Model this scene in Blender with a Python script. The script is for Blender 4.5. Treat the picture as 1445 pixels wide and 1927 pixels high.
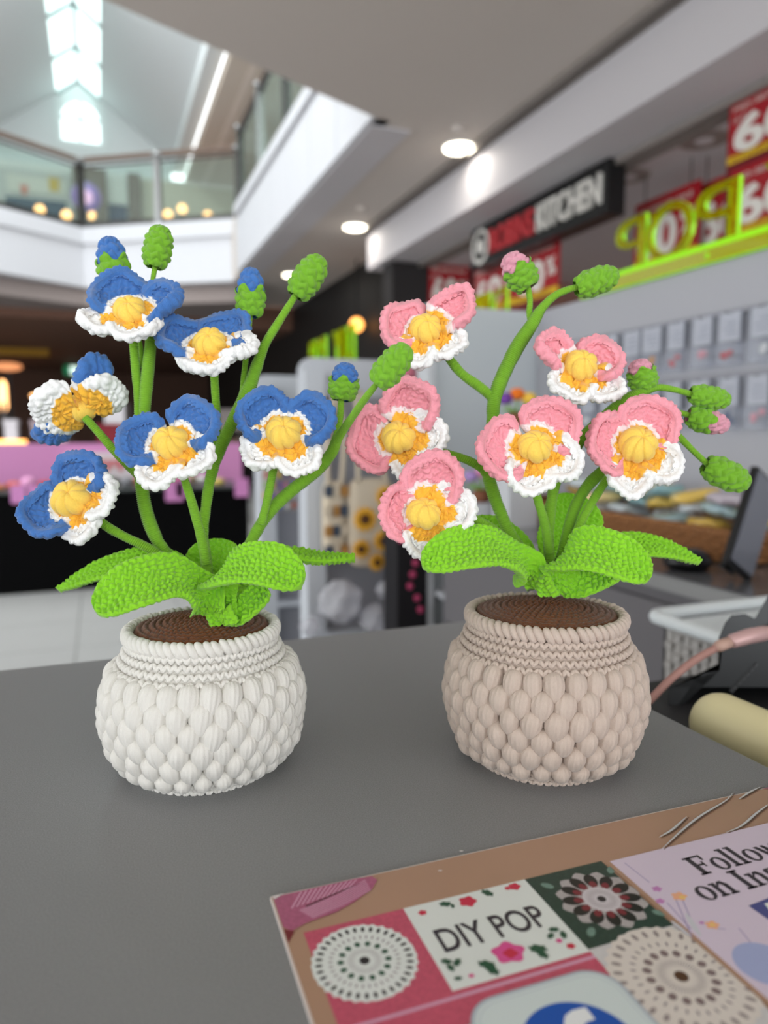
import bpy, math, random
import numpy as np
random.seed(7)
rng = np.random.default_rng(7)
for _o in list(bpy.data.objects):
    bpy.data.objects.remove(_o, do_unlink=True)
scene = bpy.context.scene
col = scene.collection

# ------------------------------------------------------------------ camera
FPX, YAW, PITCH = 1360.0, math.radians(21.5), math.radians(6.2)
TABLE_Z = 0.95
CAM = np.array([0.0, 0.0, TABLE_Z + 0.185])
_F = np.array([math.sin(YAW), math.cos(YAW), 0.0])
RIGHT = np.array([math.cos(YAW), -math.sin(YAW), 0.0])
UPZ = np.array([0.0, 0.0, 1.0])
FWD = _F * math.cos(PITCH) - UPZ * math.sin(PITCH)
UPV = _F * math.sin(PITCH) + UPZ * math.cos(PITCH)
cam_data = bpy.data.cameras.new('camera')
cam_data.sensor_fit = 'VERTICAL'
cam_data.sensor_height = 36.0
cam_data.lens = 36.0 * FPX / 1927.0
cam_data.clip_start = 0.02
cam_data.clip_end = 200.0
cam_data.dof.use_dof = True
cam_data.dof.focus_distance = 0.375
cam_data.dof.aperture_fstop = 5.6
cam_ob = bpy.data.objects.new('camera', cam_data)
col.objects.link(cam_ob)
cam_ob.location = CAM
cam_ob.rotation_euler = (math.radians(90) - PITCH, 0.0, -YAW)
scene.camera = cam_ob

# ------------------------------------------------------------------ world, lamps, exposure
world = bpy.data.worlds.new('overcast_sky')
scene.world = world
world.use_nodes = True
_bg = world.node_tree.nodes['Background']
_bg.inputs['Color'].default_value = (0.93, 0.97, 1.0, 1)
_bg.inputs['Strength'].default_value = 1.45
scene.view_settings.view_transform = 'Standard'
scene.view_settings.look = 'None'
scene.view_settings.gamma = 1.0
scene.view_settings.use_curve_mapping = False
scene.view_settings.exposure = 1.3
scene.cycles.use_denoising = True
scene.cycles.max_bounces = 8
scene.cycles.transparent_max_bounces = 16
scene.cycles.caustics_reflective = False
scene.cycles.caustics_refractive = False
scene.cycles.sample_clamp_indirect = 6.0


def area_light(name, loc, target, size, size_y, energy, color):
    l = bpy.data.lights.new(name, 'AREA')
    l.shape = 'RECTANGLE'
    l.size, l.size_y, l.energy, l.color = size, size_y, energy, color
    o = bpy.data.objects.new(name, l)
    col.objects.link(o)
    o.location = loc
    d = np.array(target, float) - np.array(loc, float)
    d /= np.linalg.norm(d)
    from mathutils import Vector
    o.rotation_euler = Vector(d).to_track_quat('-Z', 'Y').to_euler()
    return o


# daylight through the stretch of ridge glazing that runs on above the frame, right under its panes
area_light('skylight_offscreen', (-0.10, 5.4, 8.44), (-0.10, 5.4, 0.0), 0.84, 15.6, 220.0, (0.95, 0.98, 1.0))

# ------------------------------------------------------------------ helpers


def ray(x, y):
    return FWD + (x - 722.5) / FPX * RIGHT - (y - 963.5) / FPX * UPV


def P(x, y, d):
    return CAM + d * ray(x, y)


def PZ(x, y, z):
    r = ray(x, y)
    return CAM + r * ((z - CAM[2]) / r[2])


def PXp(x, y, X):
    r = ray(x, y)
    return CAM + r * (X / r[0])


def PYp(x, y, Y):
    r = ray(x, y)
    return CAM + r * (Y / r[1])


def cam_vec(r, u, t):
    """right, up, towards the viewer"""
    v = r * RIGHT + u * UPZ - t * _F
    return v / np.linalg.norm(v)


def unit(v):
    v = np.asarray(v, float)
    return v / (np.linalg.norm(v, axis=-1, keepdims=True) + 1e-12)


def lin(r, g, b):
    def c(v):
        v /= 255.0
        return v / 12.92 if v <= 0.04045 else ((v + 0.055) / 1.055) ** 2.4
    return (c(r), c(g), c(b), 1.0)


# ---- materials
MATS = {}


def mat(name, rgb, rough=0.6, metal=0.0, emit=None, emit_strength=0.0, noise=0.0, noise_scale=40.0, bump=0.0, bump_scale=200.0,
        sheen=0.0, trans=0.0, alpha=1.0, coat=0.0, spec=0.5, ior=1.45):
    if name in MATS:
        return MATS[name]
    m = bpy.data.materials.new(name)
    m.use_nodes = True
    nt = m.node_tree
    b = nt.nodes['Principled BSDF']
    c = lin(*rgb)
    b.inputs['Base Color'].default_value = c
    b.inputs['Roughness'].default_value = rough
    b.inputs['Metallic'].default_value = metal
    b.inputs['Specular IOR Level'].default_value = spec
    b.inputs['IOR'].default_value = ior
    b.inputs['Sheen Weight'].default_value = sheen
    b.inputs['Transmission Weight'].default_value = trans
    b.inputs['Alpha'].default_value = alpha
    b.inputs['Coat Weight'].default_value = coat
    if emit:
        b.inputs['Emission Color'].default_value = lin(*emit)
        b.inputs['Emission Strength'].default_value = emit_strength
    if noise or bump:
        tc = nt.nodes.new('ShaderNodeTexCoord')
    if noise:
        n = nt.nodes.new('ShaderNodeTexNoise')
        n.inputs['Scale'].default_value = noise_scale
        n.inputs['Detail'].default_value = 4
        nt.links.new(tc.outputs['Object'], n.inputs['Vector'])
        mx = nt.nodes.new('ShaderNodeMix')
        mx.data_type = 'RGBA'
        mx.inputs[6].default_value = tuple(v * (1 - noise) for v in c[:3]) + (1,)
        mx.inputs[7].default_value = tuple(min(1, v * (1 + noise)) for v in c[:3]) + (1,)
        nt.links.new(n.outputs['Fac'], mx.inputs[0])
        nt.links.new(mx.outputs[2], b.inputs['Base Color'])
    if bump:
        n2 = nt.nodes.new('ShaderNodeTexNoise')
        n2.inputs['Scale'].default_value = bump_scale
        n2.inputs['Detail'].default_value = 3
        nt.links.new(tc.outputs['Object'], n2.inputs['Vector'])
        bp = nt.nodes.new('ShaderNodeBump')
        bp.inputs['Strength'].default_value = bump
        bp.inputs['Distance'].default_value = 0.0006
        nt.links.new(n2.outputs['Fac'], bp.inputs['Height'])
        nt.links.new(bp.outputs['Normal'], b.inputs['Normal'])
    MATS[name] = m
    return m


def yarn(name, rgb, rough=0.85, var=0.12, sheen=0.25):
    return mat(name, rgb, rough=rough, noise=var, noise_scale=900.0, bump=0.45, bump_scale=2000.0, sheen=sheen, spec=0.25)


def petal_mat(name, stops):
    """crochet rounds of different yarn: stops = [(distance from the heart, rgb)]"""
    m = bpy.data.materials.new(name)
    m.use_nodes = True
    nt = m.node_tree
    b = nt.nodes['Principled BSDF']
    b.inputs['Roughness'].default_value = 0.85
    b.inputs['Specular IOR Level'].default_value = 0.25
    b.inputs['Sheen Weight'].default_value = 0.25
    at = nt.nodes.new('ShaderNodeAttribute')
    at.attribute_name = 'round'
    rp = nt.nodes.new('ShaderNodeValToRGB')
    el = rp.color_ramp.elements
    while len(el) > 1:
        el.remove(el[-1])
    el[0].position = 0.0
    el[0].color = lin(*stops[0][1])
    for i in range(1, len(stops)):
        e = el.new(stops[i][0] - 0.015)
        e.color = lin(*stops[i - 1][1])
        e = el.new(stops[i][0] + 0.015)
        e.color = lin(*stops[i][1])
    nt.links.new(at.outputs['Fac'], rp.inputs[0])
    tc = nt.nodes.new('ShaderNodeTexCoord')
    n = nt.nodes.new('ShaderNodeTexNoise')
    n.inputs['Scale'].default_value = 900
    nt.links.new(tc.outputs['Object'], n.inputs['Vector'])
    mp = nt.nodes.new('ShaderNodeMapRange')
    mp.inputs[3].default_value = 0.86
    mp.inputs[4].default_value = 1.1
    nt.links.new(n.outputs['Fac'], mp.inputs[0])
    mx = nt.nodes.new('ShaderNodeMix')
    mx.data_type = 'RGBA'
    mx.blend_type = 'MULTIPLY'
    mx.inputs[0].default_value = 1.0
    nt.links.new(rp.outputs[0], mx.inputs[6])
    nt.links.new(mp.outputs[0], mx.inputs[7])
    nt.links.new(mx.outputs[2], b.inputs['Base Color'])
    n2 = nt.nodes.new('ShaderNodeTexNoise')
    n2.inputs['Scale'].default_value = 2200
    nt.links.new(tc.outputs['Object'], n2.inputs['Vector'])
    bp = nt.nodes.new('ShaderNodeBump')
    bp.inputs['Strength'].default_value = 0.45
    bp.inputs['Distance'].default_value = 0.0006
    nt.links.new(n2.outputs['Fac'], bp.inputs['Height'])
    nt.links.new(bp.outputs['Normal'], b.inputs['Normal'])
    return m


# ---- objects
BASE = {}


def thing(name, label, cat, loc=(0, 0, 0), group=None):
    o = bpy.data.objects.new(name, None)
    col.objects.link(o)
    o.location = tuple(float(v) for v in loc)
    o.empty_display_size = 0.05
    o['label'] = label
    o['category'] = cat
    if group:
        o['group'] = group
    BASE[o.name] = np.array(loc, float)
    return o


def new_mesh(name, V, F, material, smooth=True, attrs=None):
    me = bpy.data.meshes.new(name)
    me.from_pydata(np.asarray(V, float).tolist(), [], F if isinstance(F, list) else F.tolist())
    if material is not None:
        me.materials.append(material)
    if smooth:
        me.polygons.foreach_set('use_smooth', [True] * len(me.polygons))
    if attrs:
        for k, v in attrs.items():
            a = me.attributes.new(k, 'FLOAT', 'POINT')
            a.data.foreach_set('value', np.asarray(v, np.float32))
    me.update()
    return me


def obj(name, V, F, material, parent=None, smooth=True, attrs=None, label=None, cat=None, group=None, kind=None):
    """world-space vertices; children keep their thing's origin, top-level meshes get their own base centre"""
    V = np.asarray(V, float).reshape(-1, 3)
    if parent is None:
        base = np.array([(V[:, 0].min() + V[:, 0].max()) / 2, (V[:, 1].min() + V[:, 1].max()) / 2, V[:, 2].min()])
    else:
        base = BASE[parent.name]
    me = new_mesh(name, V - base, F, material, smooth, attrs)
    o = bpy.data.objects.new(name, me)
    col.objects.link(o)
    if parent is None:
        o.location = base
    else:
        o.parent = parent
    BASE[o.name] = base
    if label:
        o['label'] = label
    if cat:
        o['category'] = cat
    if group:
        o['group'] = group
    if kind:
        o['kind'] = kind
    return o


class MB:
    def __init__(self):
        self.V, self.F, self.n = [], [], 0

    def add(self, V, F):
        V = np.asarray(V, float).reshape(-1, 3)
        self.V.append(V)
        self.F += [tuple(int(i) + self.n for i in f) for f in F]
        self.n += len(V)
        return self

    def box(self, x0, x1, y0, y1, z0, z1):
        V = [(x, y, z) for x in (x0, x1) for y in (y0, y1) for z in (z0, z1)]
        F = [(0, 1, 3, 2), (4, 6, 7, 5), (0, 4, 5, 1), (2, 3, 7, 6), (0, 2, 6, 4), (1, 5, 7, 3)]
        return self.add(V, F)

    def obox(self, c, ex, ey, ez):
        c, ex, ey, ez = (np.asarray(v, float) for v in (c, ex, ey, ez))
        V = [c + i * ex + j * ey + k * ez for i in (-1, 1) for j in (-1, 1) for k in (-1, 1)]
        F = [(0, 1, 3, 2), (4, 6, 7, 5), (0, 4, 5, 1), (2, 3, 7, 6), (0, 2, 6, 4), (1, 5, 7, 3)]
        return self.add(V, F)

    def tube(self, pts, r, n=10, closed=False):
        V, F = tube_grid(np.asarray(pts, float), r, n)
        return self.add(V, F)

    def prism(self, poly, h):
        """poly: Nx3 planar loop, h: extrusion vector"""
        poly = np.asarray(poly, float)
        n = len(poly)
        V = np.vstack([poly, poly + np.asarray(h, float)])
        F = [tuple(range(n - 1, -1, -1)), tuple(range(n, 2 * n))] + [(i, (i + 1) % n, (i + 1) % n + n, i + n) for i in range(n)]
        return self.add(V, F)

    def ellipsoid(self, c, ax, ay, az, nu=8, nv=12):
        c, ax, ay, az = (np.asarray(v, float) for v in (c, ax, ay, az))
        V = [c + az]
        for i in range(1, nu):
            t = math.pi * i / nu
            for j in range(nv):
                a = 2 * math.pi * j / nv
                V.append(c + az * math.cos(t) + math.sin(t) * (ax * math.cos(a) + ay * math.sin(a)))
        V.append(c - az)
        F = []
        for j in range(nv):
            F.append((0, 1 + j, 1 + (j + 1) % nv))
        for i in range(nu - 2):
            for j in range(nv):
                a, b = 1 + i * nv + j, 1 + i * nv + (j + 1) % nv
                F.append((a, a + nv, b + nv, b))
        l = len(V) - 1
        for j in range(nv):
            F.append((l, 1 + (nu - 2) * nv + (j + 1) % nv, 1 + (nu - 2) * nv + j))
        return self.add(V, F)

    def lathe(self, c, prof, n=32):
        """prof: list of (r, z) around the vertical through c"""
        V, F = [], []
        for r, z in prof:
            for j in range(n):
                a = 2 * math.pi * j / n
                V.append((c[0] + r * math.cos(a), c[1] + r * math.sin(a), c[2] + z))
        for i in range(len(prof) - 1):
            for j in range(n):
                a, b = i * n + j, i * n + (j + 1) % n
                F.append((a, b, b + n, a + n))
        F.append(tuple(range(n - 1, -1, -1)))
        F.append(tuple(range((len(prof) - 1) * n, len(prof) * n)))
        return self.add(V, F)

    def build(self, name, material, parent=None, smooth=False, **k):
        return obj(name, np.vstack(self.V), self.F, material, parent, smooth, **k)


def grid_faces(nu, nv, wrap_v=True, off=0):
    i = np.arange(nu - 1)[:, None]
    j = np.arange(nv if wrap_v else nv - 1)[None, :]
    j2 = (j + 1) % nv
    a = i * nv + j
    b = i * nv + j2
    return (np.stack([a, b, b + nv, a + nv], -1).reshape(-1, 4) + off)


def catmull(pts, n):
    pts = np.asarray(pts, float)
    k = len(pts)
    ext = np.vstack([2 * pts[0] - pts[1], pts, 2 * pts[-1] - pts[-2]])
    # resample by chord length
    out = []
    seg = np.linalg.norm(np.diff(pts[:, :3], axis=0), axis=1)
    cum = np.concatenate([[0], np.cumsum(seg)])
    for t in np.linspace(0, cum[-1], n):
        i = min(int(np.searchsorted(cum, t, side='right') - 1), k - 2)
        f = (t - cum[i]) / max(seg[i], 1e-9)
        p0, p1, p2, p3 = ext[i], ext[i + 1], ext[i + 2], ext[i + 3]
        out.append(0.5 * ((2 * p1) + (-p0 + p2) * f + (2 * p0 - 5 * p1 + 4 * p2 - p3) * f ** 2 + (-p0 + 3 * p1 - 3 * p2 + p3) * f ** 3))
    return np.array(out)


def frames(pts):
    T = unit(np.gradient(pts, axis=0))
    N = np.zeros_like(T)
    a = np.array([0.0, 0.0, 1.0]) if abs(T[0][2]) < 0.9 else np.array([1.0, 0.0, 0.0])
    n = unit(a - T[0] * (a @ T[0]))
    for i in range(len(T)):
        n = unit(n - T[i] * (n @ T[i]))
        N[i] = n
    return T, N, np.cross(T, N)


def tube_grid(pts, r, n=10):
    T, N, B = frames(pts)
    r = np.broadcast_to(np.asarray(r, float), (len(pts),))
    a = np.linspace(0, 2 * np.pi, n, endpoint=False)
    V = pts[:, None, :] + r[:, None, None] * (np.cos(a)[None, :, None] * N[:, None, :] + np.sin(a)[None, :, None] * B[:, None, :])
    F = [tuple(f) for f in grid_faces(len(pts), n).tolist()]
    F.append(tuple(range(n - 1, -1, -1)))
    F.append(tuple(range((len(pts) - 1) * n, len(pts) * n)))
    return V.reshape(-1, 3), F


def grid_normals(G, wrap=True):
    """G: nu x nv x 3 grid, wrapped in v"""
    du = np.gradient(G, axis=0)
    dv = (np.roll(G, -1, 1) - np.roll(G, 1, 1)) if wrap else np.gradient(G, axis=1)
    return unit(np.cross(du, dv))


def copy_of(o, parent, name=None):
    c = o.copy()
    col.objects.link(c)
    c.parent = parent
    return c


_text_cache = {}


def text_geo(s, extrude=0.0, offset=0.0, mirror=False, res=4):
    """letters in the built-in font as mesh data: V (x, y in letter heights), F"""
    key = (s, extrude, offset, mirror, res)
    if key in _text_cache:
        return _text_cache[key]
    cu = bpy.data.curves.new('lettering', 'FONT')
    cu.body = s
    cu.size = 1.0
    cu.extrude = extrude
    cu.offset = offset
    cu.resolution_u = res
    o = bpy.data.objects.new('lettering', cu)
    col.objects.link(o)
    dg = bpy.context.evaluated_depsgraph_get()
    dg.update()
    me = o.evaluated_get(dg).to_mesh()
    V = np.array([v.co[:] for v in me.vertices])
    F = [tuple(p.vertices) for p in me.polygons]
    o.evaluated_get(dg).to_mesh_clear()
    bpy.data.objects.remove(o, do_unlink=True)
    bpy.data.curves.remove(cu)
    h = 0.0
    V[:, 0] -= V[:, 0].min()
    cap = V[:, 1].max()
    V /= cap
    if mirror:
        V[:, 0] = V[:, 0].max() - V[:, 0]
        F = [f[::-1] for f in F]
    _text_cache[key] = (V, F)
    return V, F


def text_on(name, s, origin, ex, ey, height, material, parent, extrude=0.0, width=None, offset=0.0, mirror=False, **k):
    """letters laid in a plane: origin = lower left, ex/ey unit vectors, height = cap height"""
    V, F = text_geo(s, extrude / max(height, 1e-9), offset, mirror)
    V = V.copy()
    wx = height if width is None else width / V[:, 0].max()
    ex, ey = unit(ex), unit(ey)
    ez = np.cross(ex, ey)
    W = np.asarray(origin, float) + V[:, :1] * wx * ex + V[:, 1:2] * height * ey + V[:, 2:3] * height * ez
    return obj(name, W, F, material, parent, smooth=False, **k)

# ------------------------------------------------------------------ the mall: floor, slabs, atrium roof, shop fronts
M_tile = mat('floor_tile', (166, 166, 164), 0.45, noise=0.04, noise_scale=6)
M_grout = mat('floor_grout', (128, 127, 124), 0.8)
M_ceiling = mat('painted_ceiling', (206, 196, 188), 0.8, noise=0.02, noise_scale=1)
M_bulkhead = mat('painted_bulkhead', (204, 200, 203), 0.7)
M_fascia = mat('white_fascia', (204, 204, 208), 0.6)
M_vault = mat('white_vault', (218, 222, 223), 0.8)
M_sky_pane = mat('daylit_glazing', (225, 240, 240), 0.4, emit=(222, 246, 242), emit_strength=0.8)
M_bar = mat('glazing_bar', (150, 165, 165), 0.5)
M_track = mat('grey_brown_metal', (138, 130, 125), 0.5)
M_metal = mat('brushed_steel', (150, 150, 150), 0.35, metal=0.8)
M_dmetal = mat('dark_metal', (70, 68, 66), 0.4, metal=0.6)
M_wood = mat('brown_handrail', (104, 84, 72), 0.5)
M_beige = mat('beige_ceiling', (210, 196, 182), 0.8)
M_brown = mat('dark_brown_ceiling', (120, 86, 70), 0.8)
M_black = mat('black_shop', (20, 18, 18), 0.6)
M_lamp = mat('lamp_glow', (255, 250, 230), 0.5, emit=(255, 246, 222), emit_strength=3.2)
M_warm = mat('warm_glow', (255, 190, 130), 0.5, emit=(255, 186, 120), emit_strength=1.6)
M_orange = mat('orange_glow', (255, 170, 90), 0.5, emit=(255, 168, 84), emit_strength=1.4)


def glass(name, rgb, fac=0.25, rough=0.08):
    m = bpy.data.materials.new(name)
    m.use_nodes = True
    nt = m.node_tree
    for n in list(nt.nodes):
        nt.nodes.remove(n)
    out = nt.nodes.new('ShaderNodeOutputMaterial')
    mix = nt.nodes.new('ShaderNodeMixShader')
    tr = nt.nodes.new('ShaderNodeBsdfTransparent')
    tr.inputs[0].default_value = lin(*rgb)
    gl = nt.nodes.new('ShaderNodeBsdfPrincipled')
    gl.inputs['Base Color'].default_value = lin(*rgb)
    gl.inputs['Roughness'].default_value = rough
    mix.inputs[0].default_value = fac
    nt.links.new(tr.outputs[0], mix.inputs[1])
    nt.links.new(gl.outputs[0], mix.inputs[2])
    nt.links.new(mix.outputs[0], out.inputs[0])
    return m


M_glass = glass('balustrade_glass', (232, 242, 238), 0.05)
M_clear = glass('clear_plastic', (240, 242, 246), 0.14, 0.15)
CEIL = 3.3
BAL = 4.16


def structure(name, mb, material, parent=None, smooth=False):
    return mb.build(name, material, parent, smooth, kind='structure')


# floor with single tiles where they can be made out
fl = structure('floor', MB().box(-14, 9, -4, 24, -0.10, -0.006), M_grout)
tile_mesh = MB().box(-0.297, 0.297, -0.297, 0.297, 0.0, 0.006)
tm = new_mesh('tile', np.vstack(tile_mesh.V), tile_mesh.F, M_tile, False)
for i in range(-9, 4):
    for j in range(1, 12):
        o = bpy.data.objects.new('tile', tm)
        col.objects.link(o)
        o.parent = fl
        o.location = (0.15 + i * 0.6 - BASE[fl.name][0], 0.2 + j * 0.6 - BASE[fl.name][1], -0.006 - BASE[fl.name][2])
structure('floor_beyond', MB().box(-14, -5.55, -4, 24, -0.006, 0).box(2.25, 9, -4, 24, -0.006, 0).box(-5.55, 2.25, 7.1, 24, -0.006, 0), M_tile)

# slab over the kiosk: cut diagonally at the atrium, then running along it
e0, e1_ = PZ(202, 0, CEIL), PZ(717, 224, CEIL)
dirv = unit(e0 - e1_)
far_corner = e1_ + dirv * 9
XF = 1.88
poly = [(XF, e1_[1]), tuple(far_corner[:2]), (far_corner[0], -6), (9.0, -6), (9.0, 12.5), (XF, 12.5)]
sl = MB()
sl.prism([(x, y, CEIL) for x, y in poly], (0, 0, 0.80))
structure('ceiling_slab', sl, M_ceiling)
# paler flush strip along the atrium edge
structure('trim_1', MB().box(XF, XF + 0.30, e1_[1] + 0.1, 12.4, CEIL - 0.012, CEIL), M_bulkhead)
# smoke detectors
# fascia of the gallery alongside, panel by panel
fa = structure('wall_gallery_fascia', MB().box(XF - 0.02, XF + 0.10, e1_[1], 10.1, CEIL, BAL), M_fascia)
y = e1_[1]
while y < 10.0:
    y2 = min(y + 0.78, 10.1)
    MB().box(XF - 0.04, XF - 0.021, y + 0.006, y2 - 0.006, CEIL + 0.0, BAL - 0.16).build('panel', M_fascia, fa)
    MB().box(XF - 0.07, XF - 0.021, y + 0.012, y2 - 0.012, BAL - 0.13, BAL).build('coping', M_fascia, fa)
    y = y2
# gallery floor slab
structure('floor_gallery', MB().box(XF + 0.1, 9, e1_[1], 13, BAL - 0.1, BAL - 0.04), M_fascia)
# far gallery across the atrium
q = [PZ(-110, 492, CEIL), PZ(160, 541, CEIL), PZ(455, 528, CEIL)]
q[0] = q[0] + unit(q[0] - q[1]) * 4.5
fb = MB()
fr = []
for a_, b_ in ((q[0], q[1]), (q[1], q[2])):
    dd = unit(b_ - a_)
    nn = np.array([-dd[1], dd[0], 0])
    fb.prism([a_, b_, b_ + nn * 0.25, a_ + nn * 0.25], (0, 0, BAL - CEIL))
far_fascia = structure('wall_far_fascia', fb, M_fascia)
for a_, b_ in ((q[0], q[1]), (q[1], q[2])):
    dd = unit(b_ - a_)
    nn = np.array([dd[1], -dd[0], 0])
    MB().prism([a_ + (0, 0, .62), b_ + (0, 0, .62), b_ + nn * .05 + (0, 0, .62), a_ + nn * .05 + (0, 0, .62)], (0, 0, 0.20)).build('coping', M_fascia, far_fascia)
mid = (q[1] + q[2]) / 2
structure('floor_far_gallery', MB().prism([(q[0][0] - 2, q[0][1] + .2, BAL - .1), (q[1][0], q[1][1] + .2, BAL - .1), (q[2][0] + .3, q[2][1] + .2, BAL - .1), (q[2][0] + .3, 17.5, BAL - .1), (q[0][0] - 2, 17.5, BAL - .1)], (0, 0, 0.08)), M_fascia)
structure('ceiling_far_soffit', MB().prism([(q[0][0] - 2, q[0][1] + .1, CEIL - .25), (q[1][0], q[1][1] + .1, CEIL - .25), (q[2][0] + .3, q[2][1] + .1, CEIL - .25), (q[2][0] + .3, 12.6, CEIL - .25), (q[0][0] - 2, 12.6, CEIL - .25)], (0, 0, 0.25)), mat('grey_brown_soffit', (150, 138, 134), 0.8))
structure('ceiling_ground_arcade', MB().box(-12, 7, 12.6, 23, 2.92, 3.3), M_brown)
structure('trim_2', MB().box(-9, -0.9, 17.2, 17.5, 2.78, 2.92), mat('mustard_band', (176, 130, 30), 0.7))

# atrium roof: white vault with a ridge of glazing and a gable with an arched window
GY = 18.0
_rp, _ep, _sp = PYp(146, 150, GY), PYp(322, 302, GY), PYp(106, 166, GY)
RX, RZ, EXR, EZ = float(_rp[0]), float(_rp[2]), float(_ep[0]), float(_ep[2])
SK = float(RX - _sp[0])
EXL = 2 * RX - EXR
sl_ = (RZ - EZ) / (EXR - RX)
for sgn, nm in ((1, 'ceiling_vault_right'), (-1, 'ceiling_vault_left')):
    xe = EXR if sgn > 0 else EXL
    xs = RX + sgn * SK
    zs = RZ - SK * sl_
    structure(nm, MB().prism([(xs, -3, zs), (xe, -3, EZ), (xe, GY, EZ), (xs, GY, zs)], (0, 0, 0.15)), M_vault)
    structure('trim_eaves', MB().box(min(xe, xe + sgn * 0.28), max(xe, xe + sgn * 0.28), -3, GY, EZ - 0.28, EZ + 0.1), M_vault)
gw = MB().prism([(EXL, GY, 4.2), (EXR, GY, 4.2), (EXR, GY, EZ), (RX, GY, RZ), (EXL, GY, EZ)], (0, 0.15, 0))
structure('wall_gable', gw, M_vault)
sky = thing('skylight', 'long ridge skylight of pale glass panes along the atrium roof', 'skylight', (RX, GY / 2, RZ - .4))
for sgn in (-1, 1):
    for k in range(14):
        ya, yb = GY - 1.55 * k - 0.05, GY - 1.55 * (k + 1) + 0.05
        for h2 in range(1):
            xs = RX + sgn * SK
            zs = RZ - SK * sl_
            MB().prism([(RX + sgn * .03, ya, RZ), (xs, ya, zs), (xs, yb, zs), (RX + sgn * .03, yb, RZ)], (0, 0, 0.03)).build('pane', M_sky_pane, sky)
for k in range(15):
    yy = GY - 1.55 * k
    m = MB()
    m.tube([(RX - SK, yy, RZ - SK * sl_ - .02), (RX, yy, RZ - .02), (RX + SK, yy, RZ - SK * sl_ - .02)], 0.05, 6)
    m.build('glazing_bar', M_bar, sky)
MB().box(RX - .035, RX + .035, -3, GY, RZ - .06, RZ + .02).build('ridge_bar', M_bar, sky)
# arched gable window
a0 = PYp(117, 262, GY)
a1 = PYp(186, 200, GY)
wx0, wx1, wz0, wz1 = a0[0], a1[0], a0[2], a1[2]
wr = (wx1 - wx0) / 2
wcx = (wx0 + wx1) / 2


def arch(pad, n=16):
    pts = [(wx0 - pad, wz0 - pad), (wx1 + pad, wz0 - pad)]
    for i in range(n + 1):
        t = math.pi * i / n
        pts.append((wcx + (wr + pad) * math.cos(t), wz1 - wr + (wr + pad) * math.sin(t)))
    return pts


win = structure('window_1', MB().prism([(x, GY - 0.02, z) for x, z in arch(0.22)], (0, 0.02, 0)), mat('window_surround', (214, 220, 220), 0.7))
MB().prism([(x, GY - 0.05, z) for x, z in arch(0.0)], (0, 0.025, 0)).build('pane', M_sky_pane, win)
MB().box(wcx - .025, wcx + .025, GY - .08, GY - .05, wz0, wz1).box(wx0, wx1, GY - .08, GY - .05, wz0 + .42, wz0 + .47).build('glazing_bar', M_bar, win)

structure('ceiling_upper_gallery_left', MB().box(EXL - 10, EXL - .28, 8.0, GY, EZ - .55, EZ - .35), M_beige)
structure('wall_upper_left', MB().box(EXL - 10.2, EXL - 10, 8.0, GY, 0, EZ - .5), M_beige)
# upper gallery: beige ceiling, its bright light line painted as a pale strip, back walls
uc = structure('ceiling_upper_gallery', MB().box(EXR + .28, 9, 3.0, GY, EZ - .55, EZ - .35), M_beige)
MB().box(EXR + .62, EXR + .72, 3.0, GY - .2, EZ - .57, EZ - .55).build('painted_light_strip', mat('painted_highlight', (226, 212, 200), 0.5), uc)
structure('wall_upper_side', MB().box(5.2, 5.4, 3.0, GY, BAL, EZ - .5), mat('beige_shop_wall', (176, 166, 154), 0.8))
structure('wall_upper_back', MB().box(EXL - 10, 9, GY - .6, GY - .3, BAL, 6.6), mat('grey_back_wall', (190, 190, 186), 0.8))
structure('trim_back_band', MB().box(EXL - 10, 9, GY - .62, GY - .3, 6.6, 6.75), mat('pale_band', (214, 214, 210), 0.8))
structure('wall_end', MB().box(-14, 9, 23, 23.2, 0, 3.0), mat('dim_brown_wall', (96, 70, 58), 0.8))

# the shop side: bulkhead, track, shop ceiling, dark fronts further along
BX = 2.80
structure('wall_bulkhead', MB().box(BX, 9, -4, 7.6, 2.90, CEIL), M_bulkhead)
structure('trim_slot_diffuser', MB().box(BX - .10, BX - .085, -4, 7.6, CEIL - .035, CEIL).box(BX - .058, BX - .045, -4, 7.6, CEIL - .035, CEIL).box(BX - .015, BX - .001, -4, 7.6, CEIL - .035, CEIL), M_track)
structure('trim_shopfront_track', MB().box(3.17, 3.20, -4, 7.4, 2.86, 2.90).box(3.235, 3.265, -4, 7.4, 2.86, 2.90).box(3.30, 3.33, -4, 7.4, 2.86, 2.90), M_track)
structure('wall_shop_back', MB().box(6.8, 7.0, -4, 9, 0, 2.9), mat('warm_shop_wall', (184, 142, 124), 0.8))
structure('wall_dark_shopfront', MB().box(3.25, 3.45, 8.3, 23, 0, 3.3), M_black)
structure('wall_shop_divider', MB().box(3.2, 7.0, 7.4, 7.6, 0, 2.9), mat('warm_shop_wall2', (150, 112, 98), 0.8))


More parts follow.
